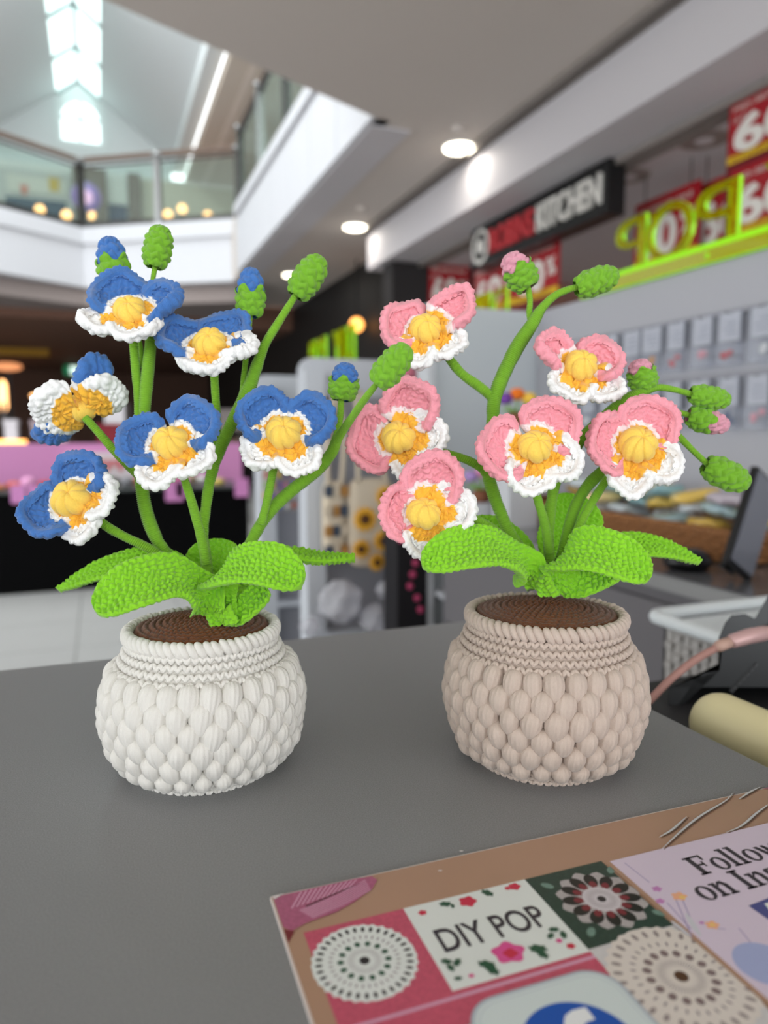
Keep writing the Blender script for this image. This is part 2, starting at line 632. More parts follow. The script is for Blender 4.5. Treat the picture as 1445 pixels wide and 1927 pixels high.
# ------------------------------------------------------------------ gallery railings
def railing(name, label, pts, post_gap, phase=0.0, upto=0.98):
    pts = [np.array(p, float) for p in pts]
    base = pts[0].copy()
    r = thing(name, label, 'railing', base)
    zt = BAL + upto
    for a_, b_ in zip(pts[:-1], pts[1:]):
        ln = np.linalg.norm(b_ - a_)
        dd = (b_ - a_) / ln
        nn = np.array([-dd[1], dd[0], 0]) * 0.035
        up = np.array([0, 0, 1.0])
        MB().obox((a_ + b_) / 2 + up * (zt - BAL), dd * ln / 2, nn, up * 0.03).build('handrail', M_wood, r)
        MB().obox((a_ + b_) / 2 + up * (zt - BAL - .10), dd * ln / 2, nn * .5, up * 0.012).build('rail_bar', M_dmetal, r)
        MB().obox((a_ + b_) / 2 + up * .05, dd * ln / 2, nn * .8, up * 0.04).build('bottom_rail', M_dmetal, r)
        n = max(1, int(round(ln / post_gap)))
        for k in range(n + 1):
            c = a_ + dd * ln * k / n
            MB().obox(c + up * .30, dd * .04, nn * 1.2, up * .68).build('post', M_metal if k % 2 else M_dmetal, r)
            MB().ellipsoid(c + up * (zt - BAL - .02) - np.array([0, .05, 0]), (.09, 0, 0), (0, .05, 0), (0, 0, .04), 6, 10).build('clamp', M_metal, r, True)
            if k < n:
                MB().obox(c + dd * ln / n / 2 + up * .47, dd * (ln / n / 2 - .06), nn * .12, up * .38).build('glass_panel', M_glass, r)
    return r


up3 = np.array([0, 0, BAL])
railing('gallery_railing', 'glass gallery railing with brown handrail above the far white fascia', [np.array([p[0], p[1], BAL]) + np.array([0, .1, 0]) for p in q], 1.55)
railing('gallery_railing', 'glass gallery railing along the white panelled fascia beside the beige upper ceiling', [(XF + .02, 10.0, BAL), (XF + .02, e1_[1] + .1, BAL)], 1.4)

# ------------------------------------------------------------------ the kiosk table in front
TX1 = float((PZ(1228, 1328, TABLE_Z)[0] + PZ(1445, 1455, TABLE_Z)[0]) / 2)
TY1 = float((PZ(0, 1262, TABLE_Z)[1] + PZ(830, 1174, TABLE_Z)[1]) / 2)


def table_material():
    m = bpy.data.materials.new('grey_laminate')
    m.use_nodes = True
    nt = m.node_tree
    b = nt.nodes['Principled BSDF']
    tc = nt.nodes.new('ShaderNodeTexCoord')
    n = nt.nodes.new('ShaderNodeTexNoise')
    n.inputs['Scale'].default_value = 1500
    n.inputs['Detail'].default_value = 2
    nt.links.new(tc.outputs['Object'], n.inputs['Vector'])
    rp = nt.nodes.new('ShaderNodeValToRGB')
    rp.color_ramp.elements[0].position = 0.3
    rp.color_ramp.elements[0].color = lin(124, 125, 126)
    rp.color_ramp.elements[1].position = 0.7
    rp.color_ramp.elements[1].color = lin(146, 147, 148)
    nt.links.new(n.outputs['Fac'], rp.inputs[0])
    nt.links.new(rp.outputs[0], b.inputs['Base Color'])
    b.inputs['Roughness'].default_value = 0.42
    b.inputs['Specular IOR Level'].default_value = 0.28
    bp = nt.nodes.new('ShaderNodeBump')
    bp.inputs['Strength'].default_value = 0.25
    bp.inputs['Distance'].default_value = 0.0003
    nt.links.new(n.outputs['Fac'], bp.inputs['Height'])
    nt.links.new(bp.outputs['Normal'], b.inputs['Normal'])
    return m


M_white_panel = mat('white_panel', (196, 198, 202), 0.45, noise=0.03, noise_scale=3)
table = thing('display_counter', 'grey laminate display counter carrying the two crochet orchids', 'counter', (TX1 - 0.6, TY1 - 0.4, 0))
MB().box(TX1 - 1.6, TX1, TY1 - 1.1, TY1, TABLE_Z - 0.03, TABLE_Z).build('counter_top', table_material(), table)
MB().box(TX1 - 1.57, TX1 - 0.03, TY1 - 1.07, TY1 - 0.03, 0.08, TABLE_Z - 0.03).build('counter_body', M_white_panel, table)
MB().box(TX1 - 1.54, TX1 - 0.06, TY1 - 1.04, TY1 - 0.06, 0.0, 0.08).build('plinth', mat('dark_plinth', (40, 40, 42), 0.6), table)

# ------------------------------------------------------------------ crochet builders
Y_GREEN = yarn('leaf_green_yarn', (138, 206, 40))
Y_STEM = yarn('stem_green_yarn', (120, 172, 40))
Y_BUD = yarn('bud_green_yarn', (116, 172, 42))
Y_BLUE = yarn('blue_yarn', (66, 114, 180))
Y_PINK = yarn('pink_yarn', (236, 150, 162))
Y_MAUVE = yarn('dusty_pink_yarn', (214, 150, 166))
Y_YELLOW = yarn('yellow_yarn', (250, 206, 92))
Y_SOIL = yarn('soil_brown_yarn', (112, 62, 26))
Y_WHITE_POT = yarn('cream_white_yarn', (227, 224, 217), var=0.04)
Y_BEIGE_POT = yarn('beige_yarn', (198, 181, 168), var=0.06)
_y, _w = (248, 188, 62), (242, 242, 240)
PM_BLUE = petal_mat('blue_petal_yarn', [(0, _y), (0.47, _w), (0.58, (66, 114, 180))])
PM_PINK = petal_mat('pink_petal_yarn', [(0, _y), (0.47, (248, 232, 232)), (0.57, (240, 156, 168))])
PM_WHITE = petal_mat('white_petal_yarn', [(0, _y), (0.70, _w)])


def smooth01(x):
    x = np.clip(x, 0, 1)
    return x * x * (3 - 2 * x)


def petal(name, parent, origin, ex, ey, ez, L, W, material, wall=1.0, theta=2.5, ruffle=0.06, phase=0.0, tilt=0.25):
    """a crocheted cup petal: fan rounds from the heart (origin), the rim rolled up into a thick wall"""
    ns, na = 30, 96
    s = np.linspace(0, 1, ns)[:, None]
    al = np.linspace(0, 2 * np.pi, na, endpoint=False)[None, :]
    w = smooth01((np.cos(al) + 0.82) / 0.75) * np.ones_like(s)
    r0 = 0.76
    flat = np.clip(s / 0.55, 0, 1) * r0 * np.ones_like(al)
    t = np.clip((s - 0.55) / 0.45, 0, 1)
    th = theta * w * t * (1 + 0.22 * np.sin(2 * al + phase)) + 1e-6
    ln = 0.60 * t * (0.3 + 0.7 * w)
    r = flat + ln * np.sin(th) / th
    z = 0.10 * (flat / r0) ** 2 + wall * ln * (1 - np.cos(th)) / th
    RL = 0.52 * L
    c0 = 0.50 * L
    narrow = 1 - 0.42 * smooth01((-np.cos(al) - 0.1) / 0.9)
    wob = 1 + 0.06 * np.sin(3 * al + phase) + 0.03 * np.sin(5 * al + 2.3 * phase)
    X = c0 + RL * r * wob * np.cos(al)
    Y = 0.5 * W * 1.1 * r * wob * np.sin(al) * narrow
    Z = RL * z + ruffle * RL * r ** 2 * np.sin(3 * al + phase * 1.7) * w
    Z = Z + tilt * X
    ru = flat + ln
    xu = c0 + RL * ru * np.cos(al)
    yu = 0.5 * W * 1.1 * ru * np.sin(al)
    q = np.sqrt(xu ** 2 + yu ** 2)
    psi = np.arctan2(yu, np.abs(xu) + 0.12 * L)
    G = np.stack([X, Y, Z * np.ones_like(X)], -1)
    n = grid_normals(G)
    n[0] = n[1].mean(0) / np.linalg.norm(n[1].mean(0))
    # knit relief
    rw = 0.0033
    qq = q / rw + 0.22 * np.sin(7 * psi + phase) + 0.15 * np.sin(11 * al + 2 * phase)
    row = np.floor(qq)
    fr = qq - row
    c = psi / np.pi * np.maximum(3, np.round(row * rw * np.pi / 0.0034)) + 0.5 * row + 0.45 * fr + 0.15 * np.sin(9 * psi + phase)
    d = np.sqrt(np.abs(np.sin(np.pi * fr))) * (0.15 + 0.85 * np.abs(np.sin(np.pi * c)) ** 0.8)
    amp = 0.0020 * smooth01(s / 0.1)
    thick = (0.0009 + 0.0010 * smooth01((s - 0.55) / 0.25)) * np.sqrt(np.clip(1 - np.clip((s - 0.84) / 0.16, 0, 1) ** 2, 0, 1))
    edge = np.clip((1 - s) / 0.06, 0, 1) ** 0.5
    front = G + n * (thick + amp * d * edge)[..., None]
    back = G - n * (thick + amp * d * edge)[..., None]
    A = np.concatenate([front, back[::-1]], 0)
    qa = q / L + 0.05 * (np.abs(np.sin(np.pi * c)) - 0.5)
    qa = np.concatenate([qa, qa[::-1]], 0)
    V = np.asarray(origin) + A[..., :1] * ex + A[..., 1:2] * ey + A[..., 2:3] * ez
    F = grid_faces(2 * ns, na)[:, ::-1]
    return obj(name, V.reshape(-1, 3), F, material, parent, True, attrs={'round': np.clip(qa, 0, 1).reshape(-1)})


def ball(name, parent, c, axis, R, material, nrid=9, phase=0.0, flat=0.92):
    """wrapped yarn bobble: fat strands running over it from a gathered top"""
    axis = unit(axis)
    a = np.array([1.0, 0, 0]) if abs(axis[0]) < 0.8 else np.array([0, 1.0, 0])
    u = unit(np.cross(axis, a))
    v = np.cross(axis, u)
    nu, nv = 40, 120
    t = np.linspace(0.0, np.pi, nu)[:, None]
    ph = np.linspace(0, 2 * np.pi, nv, endpoint=False)[None, :]
    k = np.abs(np.sin(nrid / 2 * ph + 1.5 * np.cos(t) + phase + 0.5 * np.sin(2 * ph + phase)))
    r = R * (0.90 + 0.20 * np.sqrt(k) * np.sin(t) ** 0.5 - 0.16 * np.exp(-(t / 0.22) ** 2) + 0.035 * np.sin(3 * ph + phase) + 0.03 * np.abs(np.sin(nrid * 2 * ph + 6 * np.cos(t))) * np.sin(t))
    V = np.asarray(c) + (r * np.sin(t))[..., None] * (np.cos(ph)[..., None] * u + np.sin(ph)[..., None] * v) + (r * np.cos(t) * flat)[..., None] * axis
    return obj(name, V.reshape(-1, 3), grid_faces(nu, nv)[:, ::-1], material, parent)


def flower(plant, cx, cy, d, n_cam, petals, colour_mat, ball_r=29, ball_up=16, stem_ang=None, ball_axis=(0.1, 0.6, 0.8)):
    s = d / FPX
    o = P(cx, cy, d)
    n = cam_vec(*n_cam)
    e1 = unit(RIGHT - n * (RIGHT @ n))
    e2 = np.cross(n, e1)
    if e2[2] < 0:
        e2 = -e2
        e1 = -e1 if n_cam[2] > 0 else e1
    m = MB()
    m.ellipsoid(o - n * 5 * s, e1 * 15 * s, e2 * 15 * s, n * 8 * s, 8, 16)
    fl = m.build('flower', Y_YELLOW, plant, True)
    for i, (ang, L, W, white, wall, theta, tilt) in enumerate(petals):
        a = math.radians(ang)
        ex = math.cos(a) * e1 + math.sin(a) * e2
        ey = np.cross(n, ex)
        petal('petal', fl, o + ex * 3 * s, ex, ey, n, L * s * .93, W * s * (.78 if white else .92), PM_WHITE if white else colour_mat,
              wall=wall, theta=theta, ruffle=0.09 if white else 0.10, phase=random.uniform(0, 6.28), tilt=tilt)
    ball('flower_centre', fl, o + n * ball_up * s, cam_vec(*ball_axis), ball_r * 1.08 * s, Y_YELLOW, 7, random.uniform(0, 6))
    return o - n * 8 * s


def stem(plant, pts, d0, name='stem'):
    """pts: (x px, y px, depth offset m, radius px)"""
    Q = []
    for x, y, dd, r in pts:
        p = P(x, y, d0 + dd)
        Q.append([p[0], p[1], p[2], r * (d0 + dd) / FPX])
    Q = np.array(Q)
    ln = np.linalg.norm(np.diff(Q[:, :3], axis=0), axis=1).sum()
    pitch = 0.00105
    n = max(20, int(ln / pitch * 5))
    C = catmull(Q, n)
    k = np.arange(n) * ln / n
    seg = 12
    T, N, B = frames(C[:, :3])
    a = np.linspace(0, 2 * np.pi, seg, endpoint=False)
    low = np.interp(k, np.linspace(0, ln, max(4, int(ln / 0.004))), rng.uniform(-0.05, 0.06, max(4, int(ln / 0.004))))
    r = C[:, 3][:, None] * (1 + low[:, None] + 0.085 * np.sin(2 * np.pi * k[:, None] / pitch + a[None, :]))
    V = C[:, None, :3] + r[..., None] * (np.cos(a)[None, :, None] * N[:, None, :] + np.sin(a)[None, :, None] * B[:, None, :])
    F = [tuple(f) for f in grid_faces(n, seg).tolist()]
    F += [tuple(range(seg - 1, -1, -1)), tuple(range((n - 1) * seg, n * seg))]
    return obj(name, V.reshape(-1, 3), F, Y_STEM, plant)


def knit_cap(t0, t1f, base, axis, L, R, scale=1.0, rows=6.0, sts=7):
    axis = unit(axis)
    a = np.array([0, 0, 1.0]) if abs(axis[2]) < 0.8 else np.array([1.0, 0, 0])
    u = unit(np.cross(axis, a))
    v = np.cross(axis, u)
    nu, nv = 60, 80
    k = np.linspace(0, 1, nu)[:, None]
    ph = np.linspace(0, 2 * np.pi, nv, endpoint=False)[None, :]
    t = t0 + (t1f(ph) - t0) * k
    prof = np.clip(1 - np.abs(2 * np.clip(0.05 + 0.95 * t, 0, 1) ** 0.9 - 1) ** 2.7, 0, 1) ** 0.5
    zz_ = np.abs(2 * ((ph / (2 * np.pi) * sts) % 1.0) - 1)
    q = t * rows + 0.25 * np.sin(ph) + 0.42 * zz_
    row = np.floor(q)
    fr = q - row
    c = ph / (2 * np.pi) * sts + 0.5 + 0.5 * row + 0.3 * fr
    d = np.sqrt(np.abs(np.sin(np.pi * fr))) * (0.15 + 0.85 * np.abs(np.sin(np.pi * c)) ** 0.8)
    r = R * scale * (prof + 0.24 * (d - 0.6) * np.clip(prof * 2, 0, 1))
    V = np.asarray(base) + (t * L * np.ones_like(ph))[..., None] * axis + r[..., None] * (np.cos(ph)[..., None] * u + np.sin(ph)[..., None] * v)
    return V.reshape(-1, 3), grid_faces(nu, nv)


def bud(plant, base, tip, d, wpx, tip_mat=None, dd_tip=0.0, split=0.52, rot=0.0):
    b = P(base[0], base[1], d)
    t = P(tip[0], tip[1], d + dd_tip)
    ax = t - b
    L = np.linalg.norm(ax)
    R = wpx / 2 * d / FPX
    if tip_mat is None:
        V, F = knit_cap(0.0, lambda ph: 1.0 + 0 * ph, b, ax, L, R)
        return obj('bud', V, F, Y_BUD, plant)
    V, F = knit_cap(0.0, lambda ph: split + 0.09 * np.sin(5 * ph + rot), b, ax, L, R, 1.04)
    o = obj('bud', V, F, Y_BUD, plant)
    V, F = knit_cap(0.02, lambda ph: 1.0 + 0 * ph, b, ax, L, R, 0.93)
    obj('bud_tip', V, F, tip_mat, o)
    return o


def leaf(plant, pts, d0, hw, side0, side1, fold=0.25, base_w=0.5, tip_len=0.28, tip_pow=0.5, n_hint=(0, 1, 0.6), ripple=0.0, mid=0.55):
    Q = np.array([P(x, y, d0 + dd) for x, y, dd in pts])
    N, M = 190, 132
    S = catmull(Q, N)
    seg = np.linalg.norm(np.diff(S, axis=0), axis=1)
    arc = np.concatenate([[0], np.cumsum(seg)])
    u = arc / arc[-1]
    T = unit(np.gradient(S, axis=0))
    s0, s1 = cam_vec(*side0), cam_vec(*side1)
    k = smooth01(u / mid)[:, None]
    sd = unit(s0 * (1 - k) + s1 * k)
    sd = unit(sd - T * (sd * T).sum(1, keepdims=True))
    nn = np.cross(sd, T)
    hint = cam_vec(*n_hint)
    nn *= np.where((nn @ hint) < 0, -1, 1)[:, None] if True else 1
    w = hw * d0 / FPX * (base_w + (1 - base_w) * smooth01(u / 0.5))
    tipk = np.clip((u - (1 - tip_len)) / tip_len, 0, 1)
    w = w * np.clip(1 - tipk ** 2, 0, 1) ** tip_pow
    w = np.maximum(w, 0.0004)
    half = np.linspace(1, -1, M // 2, endpoint=False)
    v = np.concatenate([half, -half])[None, :]
    sg = np.concatenate([np.ones(M // 2), -np.ones(M // 2)])[None, :]
    rim = np.sqrt(np.clip(1 - v ** 8, 0, 1))
    av = np.abs(v) * w[:, None]
    bb = arc[:, None]
    rw = 0.0031
    q = av / rw + 0.40 * np.abs(2 * ((bb / 0.0034) % 1.0) - 1) + 0.20 * np.sin(bb * 300) + 0.12 * np.sin(bb * 730 + 1)
    row = np.floor(q)
    fr = q - row
    c = bb / 0.0034 + 0.5 * row + 0.4 * fr * np.sign(v)
    c = c + 0.2 * np.sin(row * 2.1 + bb * 210)
    d = np.sqrt(np.abs(np.sin(np.pi * fr))) * (0.2 + 0.8 * np.abs(np.sin(np.pi * c)) ** 0.8)
    d = d ** 1.3
    th = 0.0009 * rim
    amp = 0.0022 * rim
    off = fold * w[:, None] * v ** 2 + ripple * np.sin(u[:, None] * 9) * v * w[:, None] + sg * (th + amp * d)
    G = S[:, None, :] + sd[:, None, :] * (w[:, None] * v + 0.0006 * np.sign(v) * np.abs(v) ** 8 * np.abs(np.sin(np.pi * bb / 0.0034)))[..., None] + nn[:, None, :] * off[..., None]
    F = [tuple(f) for f in grid_faces(N, M).tolist()]
    F += [tuple(range(M - 1, -1, -1)), tuple(range((N - 1) * M, N * M))]
    return obj('leaf', G.reshape(-1, 3), F, Y_GREEN, plant)


def puff_mesh(name, material, seed):
    r_ = np.random.default_rng(seed)
    nu, nv = 17, 52
    t = np.linspace(0, np.pi, nu)[:, None]
    ph = np.linspace(0, 2 * np.pi, nv, endpoint=False)[None, :]
    z = np.cos(t)
    w = np.sin(t) ** 0.85 * (1 + 0.18 * z)
    k = 1 + 0.10 * (np.abs(np.sin(6.5 * ph + r_.uniform(0, 3) + 0.6 * z)) - 0.5) + 0.04 * np.sin(2 * ph + r_.uniform(0, 6))
    X = w * np.cos(ph) * k * 0.0064 + 0.0005 * z
    Y = w * np.sin(ph) * k * 0.0064
    Z = (z * 0.0080) * np.ones_like(ph)
    V = np.stack([X, Y, Z], -1).reshape(-1, 3)
    return new_mesh(name, V, grid_faces(nu, nv)[:, ::-1], material)


def crochet_pot(plant, c, H, Rmax, Rrim, Rbase, material, n_puff=29, soil_r=None, lean=0.0):
    """c = base centre on the table"""
    prof_z = np.array([0.0, 0.03, 0.10, 0.22, 0.36, 0.50, 0.62, 0.72, 0.80, 0.88, 0.94, 1.0]) * H
    prof_r = np.array([0.93, 1.0, None, None, None, None, None, None, None, None, None, None], dtype=object)
    zz = np.array([0.0, 0.05, 0.12, 0.25, 0.42, 0.55, 0.65, 0.745, 0.83, 0.92, 1.0])
    rr = np.array([Rbase * 0.97, Rbase * 1.03, Rbase + 0.42 * (Rmax - Rbase), Rbase + 0.80 * (Rmax - Rbase), Rmax, Rmax * 0.99, Rmax * 0.945,
                   Rrim + 0.42 * (Rmax - Rrim), Rrim * 1.02, Rrim * 0.95, Rrim * 0.96]) - 0.0022
    body_prof = [(float(np.interp(z, zz, rr)) - (0.0008 if .05 < z < .7 else 0), z * H) for z in np.linspace(0, .93, 30)]
    m = MB()
    m.lathe(c, body_prof, 64)
    pot = m.build('pot', material, plant, True)

    def surf(zf):
        r = np.interp(zf, zz, rr) + 0.0022
        dr = (np.interp(zf + 0.04, zz, rr) - np.interp(zf - 0.04, zz, rr)) / (0.08 * H)
        return r, dr
    # puff stitches
    from mathutils import Matrix
    meshes = [puff_mesh('puff_stitch', material, i) for i in range(4)]
    rows = [0.125, 0.228, 0.336, 0.446, 0.556, 0.662]
    for ri, zf in enumerate(rows):
        r, dr = surf(zf)
        scale_x = (2 * math.pi * r / n_puff) / 0.0129
        for j in range(n_puff):
            th = 2 * math.pi * (j + 0.5 * (ri % 2)) / n_puff + random.uniform(-0.018, 0.018)
            out = np.array([math.cos(th), math.sin(th), 0])
            tan = np.array([-math.sin(th), math.cos(th), 0])
            up = unit(np.array([0, 0, 1.0]) + out * dr)
            nrm = unit(np.cross(tan, up))
            rot = random.uniform(-0.12, 0.12) + 0.06
            ux = tan * math.cos(rot) + up * math.sin(rot)
            uz = -tan * math.sin(rot) + up * math.cos(rot)
            o = bpy.data.objects.new('puff_stitch', random.choice(meshes))
            col.objects.link(o)
            p = c + out * (r - 0.0022) + np.array([0, 0, zf * H])
            sc = random.uniform(0.94, 1.05)
            sz = sc * (1.0 if ri else 0.85)
            sx = sc * scale_x
            sy = sc * random.uniform(0.92, 1.08)
            o.parent = pot
            loc = p - BASE[pot.name]
            o.matrix_local = Matrix([[ux[0] * sx, nrm[0] * sy, uz[0] * sz, loc[0]], [ux[1] * sx, nrm[1] * sy, uz[1] * sz, loc[1]],
                                     [ux[2] * sx, nrm[2] * sy, uz[2] * sz, loc[2]], [0, 0, 0, 1]])
    # rows of small stitches at the neck and the foot
    m = MB()
    for zf, n, kk in ((0.745, 66, 1.05), (0.795, 66, 1.0), (0.845, 66, 1.0), (0.893, 66, 1.0), (0.078, 64, 0.9), (0.046, 62, 0.9), (0.014, 60, 0.9)):
        r, dr = surf(zf)
        for j in range(n):
            th = 2 * math.pi * (j + 0.5 * random.random() * 0.4) / n
            for sgn in (-1, 1):
                t2 = th + sgn * 0.22 * 2 * math.pi / n
                out = np.array([math.cos(t2), math.sin(t2), 0])
                tan = np.array([-math.sin(t2), math.cos(t2), 0])
                up = unit(np.array([0, 0, 1.0]) + out * dr)
                nrm = unit(np.cross(tan, up))
                a = unit(up + sgn * 0.75 * tan)
                m.ellipsoid(c + out * (r - 0.0012) + np.array([0, 0, zf * H]), unit(np.cross(a, nrm)) * 0.0013 * kk, nrm * 0.0019 * kk, a * 0.0026 * kk, 6, 8)
    m.build('stitch_rows', material, pot, True, kind='stuff')
    # rolled rim
    rimz = 0.955 * H
    rim_m = MB().ellipsoid((0, 0, 0), (0.0026, 0, 0), (0, 0.0036, 0), (0, 0, 0.0050), 8, 14)
    rim_mesh = new_mesh('rim_stitch', np.vstack(rim_m.V), rim_m.F, material)
    nr = 62
    for j in range(nr):
        th = 2 * math.pi * j / nr + random.uniform(-0.012, 0.012)
        out = np.array([math.cos(th), math.sin(th), 0])
        tan = np.array([-math.sin(th), math.cos(th), 0])
        up = np.array([0, 0, 1.0])
        rot = 0.55
        ux = tan * math.cos(rot) + up * math.sin(rot)
        uz = -tan * math.sin(rot) + up * math.cos(rot)
        o = bpy.data.objects.new('rim_stitch', rim_mesh)
        col.objects.link(o)
        o.parent = pot
        loc = c + out * (Rrim - 0.0028) + up * (rimz + random.uniform(-0.0003, 0.0003)) - BASE[pot.name]
        o.matrix_local = Matrix([[ux[0], out[0], uz[0], loc[0]], [ux[1], out[1], uz[1], loc[1]], [ux[2], out[2], uz[2], loc[2]], [0, 0, 0, 1]])
    # brown crochet soil disc
    nu, nv = 44, 140
    R = Rrim - 0.0042
    k = np.linspace(0.02, 1, nu)[:, None]
    ph = np.linspace(0, 2 * np.pi, nv, endpoint=False)[None, :]
    q = k * R / 0.0036
    row = np.floor(q)
    fr = q - row
    d = np.sqrt(np.abs(np.sin(np.pi * fr))) * (0.4 + 0.6 * np.abs(np.sin((6 + 6 * row) * ph / 2 + row)))
    z = H * 0.965 + 0.0045 * (1 - k ** 2) + 0.0024 * d - 0.003 * smooth01((k - 0.9) / 0.1)
    V = np.asarray(c) + np.stack([R * k * np.cos(ph), R * k * np.sin(ph), z], -1)
    V = np.concatenate([V.reshape(-1, 3), [c + np.array([0, 0, H * 0.965 + 0.0045])]])
    F = [tuple(f) for f in grid_faces(nu, nv).tolist()] + [(nu * nv, j, (j + 1) % nv) for j in range(nv)]
    obj('soil', V, F, Y_SOIL, plant)
    return pot


def base_centre(x, y_front, r):
    f = PZ(x, y_front, TABLE_Z)
    h = unit(np.array([f[0] - CAM[0], f[1] - CAM[1], 0]))
    return f + h * r


# ------------------------------------------------------------------ blue orchid in the white pot
c1 = base_centre(390, 1500, 0.041)
D1 = float((c1 - CAM) @ FWD)
D1 = D1 * 0.985
blue = thing('crochet_orchid', 'crocheted orchid with blue and white flowers in a white puff-stitch pot', 'crochet plant', c1)
crochet_pot(blue, c1, 0.0805, 0.0530, 0.0425, 0.0395, Y_WHITE_POT)
A = D1
stem(blue, [(352, 1082, 0, 11), (322, 1052, 0, 10.5), (295, 1015, 0, 11.5), (275, 962, 0, 12.5), (266, 905, 0, 11.5), (268, 850, 0, 11), (273, 760, 0, 11), (279, 690, 0, 11.5), (284, 640, .004, 10), (284, 600, .006, 8)], A)
stem(blue, [(264, 880, 0.003, 8), (262, 800, .003, 8.5), (260, 740, .002, 8.5), (255, 690, 0, 8.5), (251, 640, -.004, 8), (250, 612, -.008, 8)], A)
stem(blue, [(283, 625, .006, 5), (282, 570, .006, 4.6), (287, 530, .006, 4.6), (292, 500, .006, 5)], A)
stem(blue, [(268, 690, .004, 5), (262, 640, .008, 4.5), (245, 575, .010, 4.5), (229, 540, .010, 4.5), (223, 533, .01, 4.5)], A)
stem(blue, [(264, 898, 0, 9), (250, 884, 0, 8.5), (222, 856, 0, 8), (196, 826, 0, 7.5), (176, 803, 0, 7.5), (160, 786, 0, 7.5)], A)
stem(blue, [(345, 1080, 0, 9), (318, 1058, -.004, 9), (280, 1032, -.008, 9), (235, 1010, -.012, 8.5), (200, 990, -.014, 8.5), (165, 960, -.016, 8)], A)
stem(blue, [(390, 1080, 0, 11), (385, 1030, 0, 10), (382, 1005, 0, 9.5), (388, 950, 0, 9.5), (396, 900, .002, 10), (412, 850, .002, 11), (437, 795, .003, 12), (465, 740, .003, 13), (482, 692, .003, 11), (498, 650, .003, 8.5), (525, 605, .003, 7.5), (556, 556, .003, 6)], A)
stem(blue, [(455, 752, .006, 6), (460, 700, .008, 5.5), (466, 640, .008, 5), (471, 592, .008, 5)], A)
stem(blue, [(398, 905, .006, 8), (405, 850, .007, 8), (408, 790, .006, 7.5), (404, 720, .002, 7.5), (402, 680, -.004, 7.5)], A)
stem(blue, [(388, 1062, -.004, 9), (382, 1025, -.006, 9), (372, 985, -.012, 8.5), (358, 935, -.02, 8), (345, 895, -.026, 7.5), (335, 862, -.03, 7.5)], A)
stem(blue, [(448, 1075, 0, 11), (462, 1045, 0, 11), (480, 1005, 0, 11), (510, 960, 0, 11.5), (550, 922, 0, 12), (590, 890, 0, 12), (622, 855, 0, 11), (639, 820, -.010, 8), (664, 783, -.028, 7), (690, 746, -.046, 6.5), (712, 719, -.054, 5.5)], A)
stem(blue, [(618, 858, 0, 7), (632, 822, .002, 6.5), (640, 785, .002, 6), (642, 750, .002, 6)], A)
stem(blue, [(492, 985, -.004, 8), (502, 945, -.008, 7.5), (511, 900, -.014, 7.5), (522, 850, -.02, 7.5)], A)
bud(blue, (220, 543), (204, 445), A + .010, 58, Y_BLUE, rot=1.0)
bud(blue, (290, 504), (305, 424), A + .006, 52)
bud(blue, (471, 597), (472, 503), A + .008, 53, Y_BLUE, rot=2.0)
bud(blue, (556, 558), (606, 482), A + .003, 55)
bud(blue, (643, 754), (652, 682), A + .002, 54, Y_BLUE, rot=0.3)
bud(blue, (708, 724), (770, 650), A - .056, 56, dd_tip=-.004)
# petals: angle, length px, width px, white?, wall, curl, tilt
flower(blue, 248, 600, A - .008, (0.05, 0.74, 0.67), [(122, 92, 96, 0, 1.0, 2.3, .30), (18, 95, 84, 0, 1.1, 2.9, .30), (208, 84, 84, 1, .9, 2.4, .06), (298, 80, 90, 1, .9, 2.2, .10)], PM_BLUE, 25, 18)
flower(blue, 398, 663, A - .006, (0.0, 0.80, 0.6), [(165, 98, 92, 0, 1.1, 2.7, .22), (60, 84, 92, 0, .9, 2.3, .30), (268, 82, 98, 1, .9, 2.2, .05), (345, 86, 80, 1, .9, 2.5, .16)], PM_BLUE, 26, 20)
flower(blue, 328, 842, A - .032, (-0.10, 0.52, 0.85), [(172, 92, 90, 0, 1.0, 2.4, .20), (42, 92, 100, 0, 1.0, 2.2, .22), (250, 88, 78, 1, .9, 2.2, .02), (326, 84, 84, 1, .9, 2.3, .05)], PM_BLUE, 28, 18)
flower(blue, 156, 776, A + .002, (-0.40, 0.62, -0.66), [(210, 108, 50, 0, .9, 2.6, .10), (46, 88, 54, 0, .9, 2.4, .55), (160, 78, 104, 1, 1.0, 1.6, .05), (20, 78, 84, 1, .9, 1.8, .08)], PM_BLUE, 24, 14)
flower(blue, 536, 822, A - .022, (0.02, 0.40, 0.92), [(138, 90, 92, 0, 1.0, 2.4, .22), (28, 94, 88, 0, 1.0, 2.5, .20), (220, 82, 82, 1, .9, 2.3, .06), (306, 84, 82, 1, .9, 2.2, .06)], PM_BLUE, 28, 20)
flower(blue, 146, 945, A - .018, (-0.22, 0.42, 0.88), [(76, 82, 98, 0, 1.0, 2.3, .22), (205, 92, 92, 0, 1.0, 2.4, .18), (5, 88, 84, 1, .9, 2.3, .12), (292, 82, 70, 1, .8, 2.0, .02)], PM_BLUE, 30, 20)
leaf(blue, [(400, 1155, .004), (352, 1088, .012), (290, 1062, .020), (200, 1072, .026), (110, 1110, .030)], A, 40, (.4, .3, -.8), (-.15, .55, -.82), fold=.22, tip_len=.62, tip_pow=.75)
leaf(blue, [(405, 1150, .012), (404, 1085, .028), (414, 1015, .036)], A, 58, (1, 0, -.05), (1, .1, -.05), fold=.3, tip_len=.3, n_hint=(0, .2, 1))
leaf(blue, [(435, 1150, .010), (470, 1080, .014), (530, 1046, .018), (600, 1052, .018), (668, 1050, .018)], A, 34, (.6, -.1, -.8), (.0, .13, -1), fold=.15, tip_len=.45, tip_pow=.7)
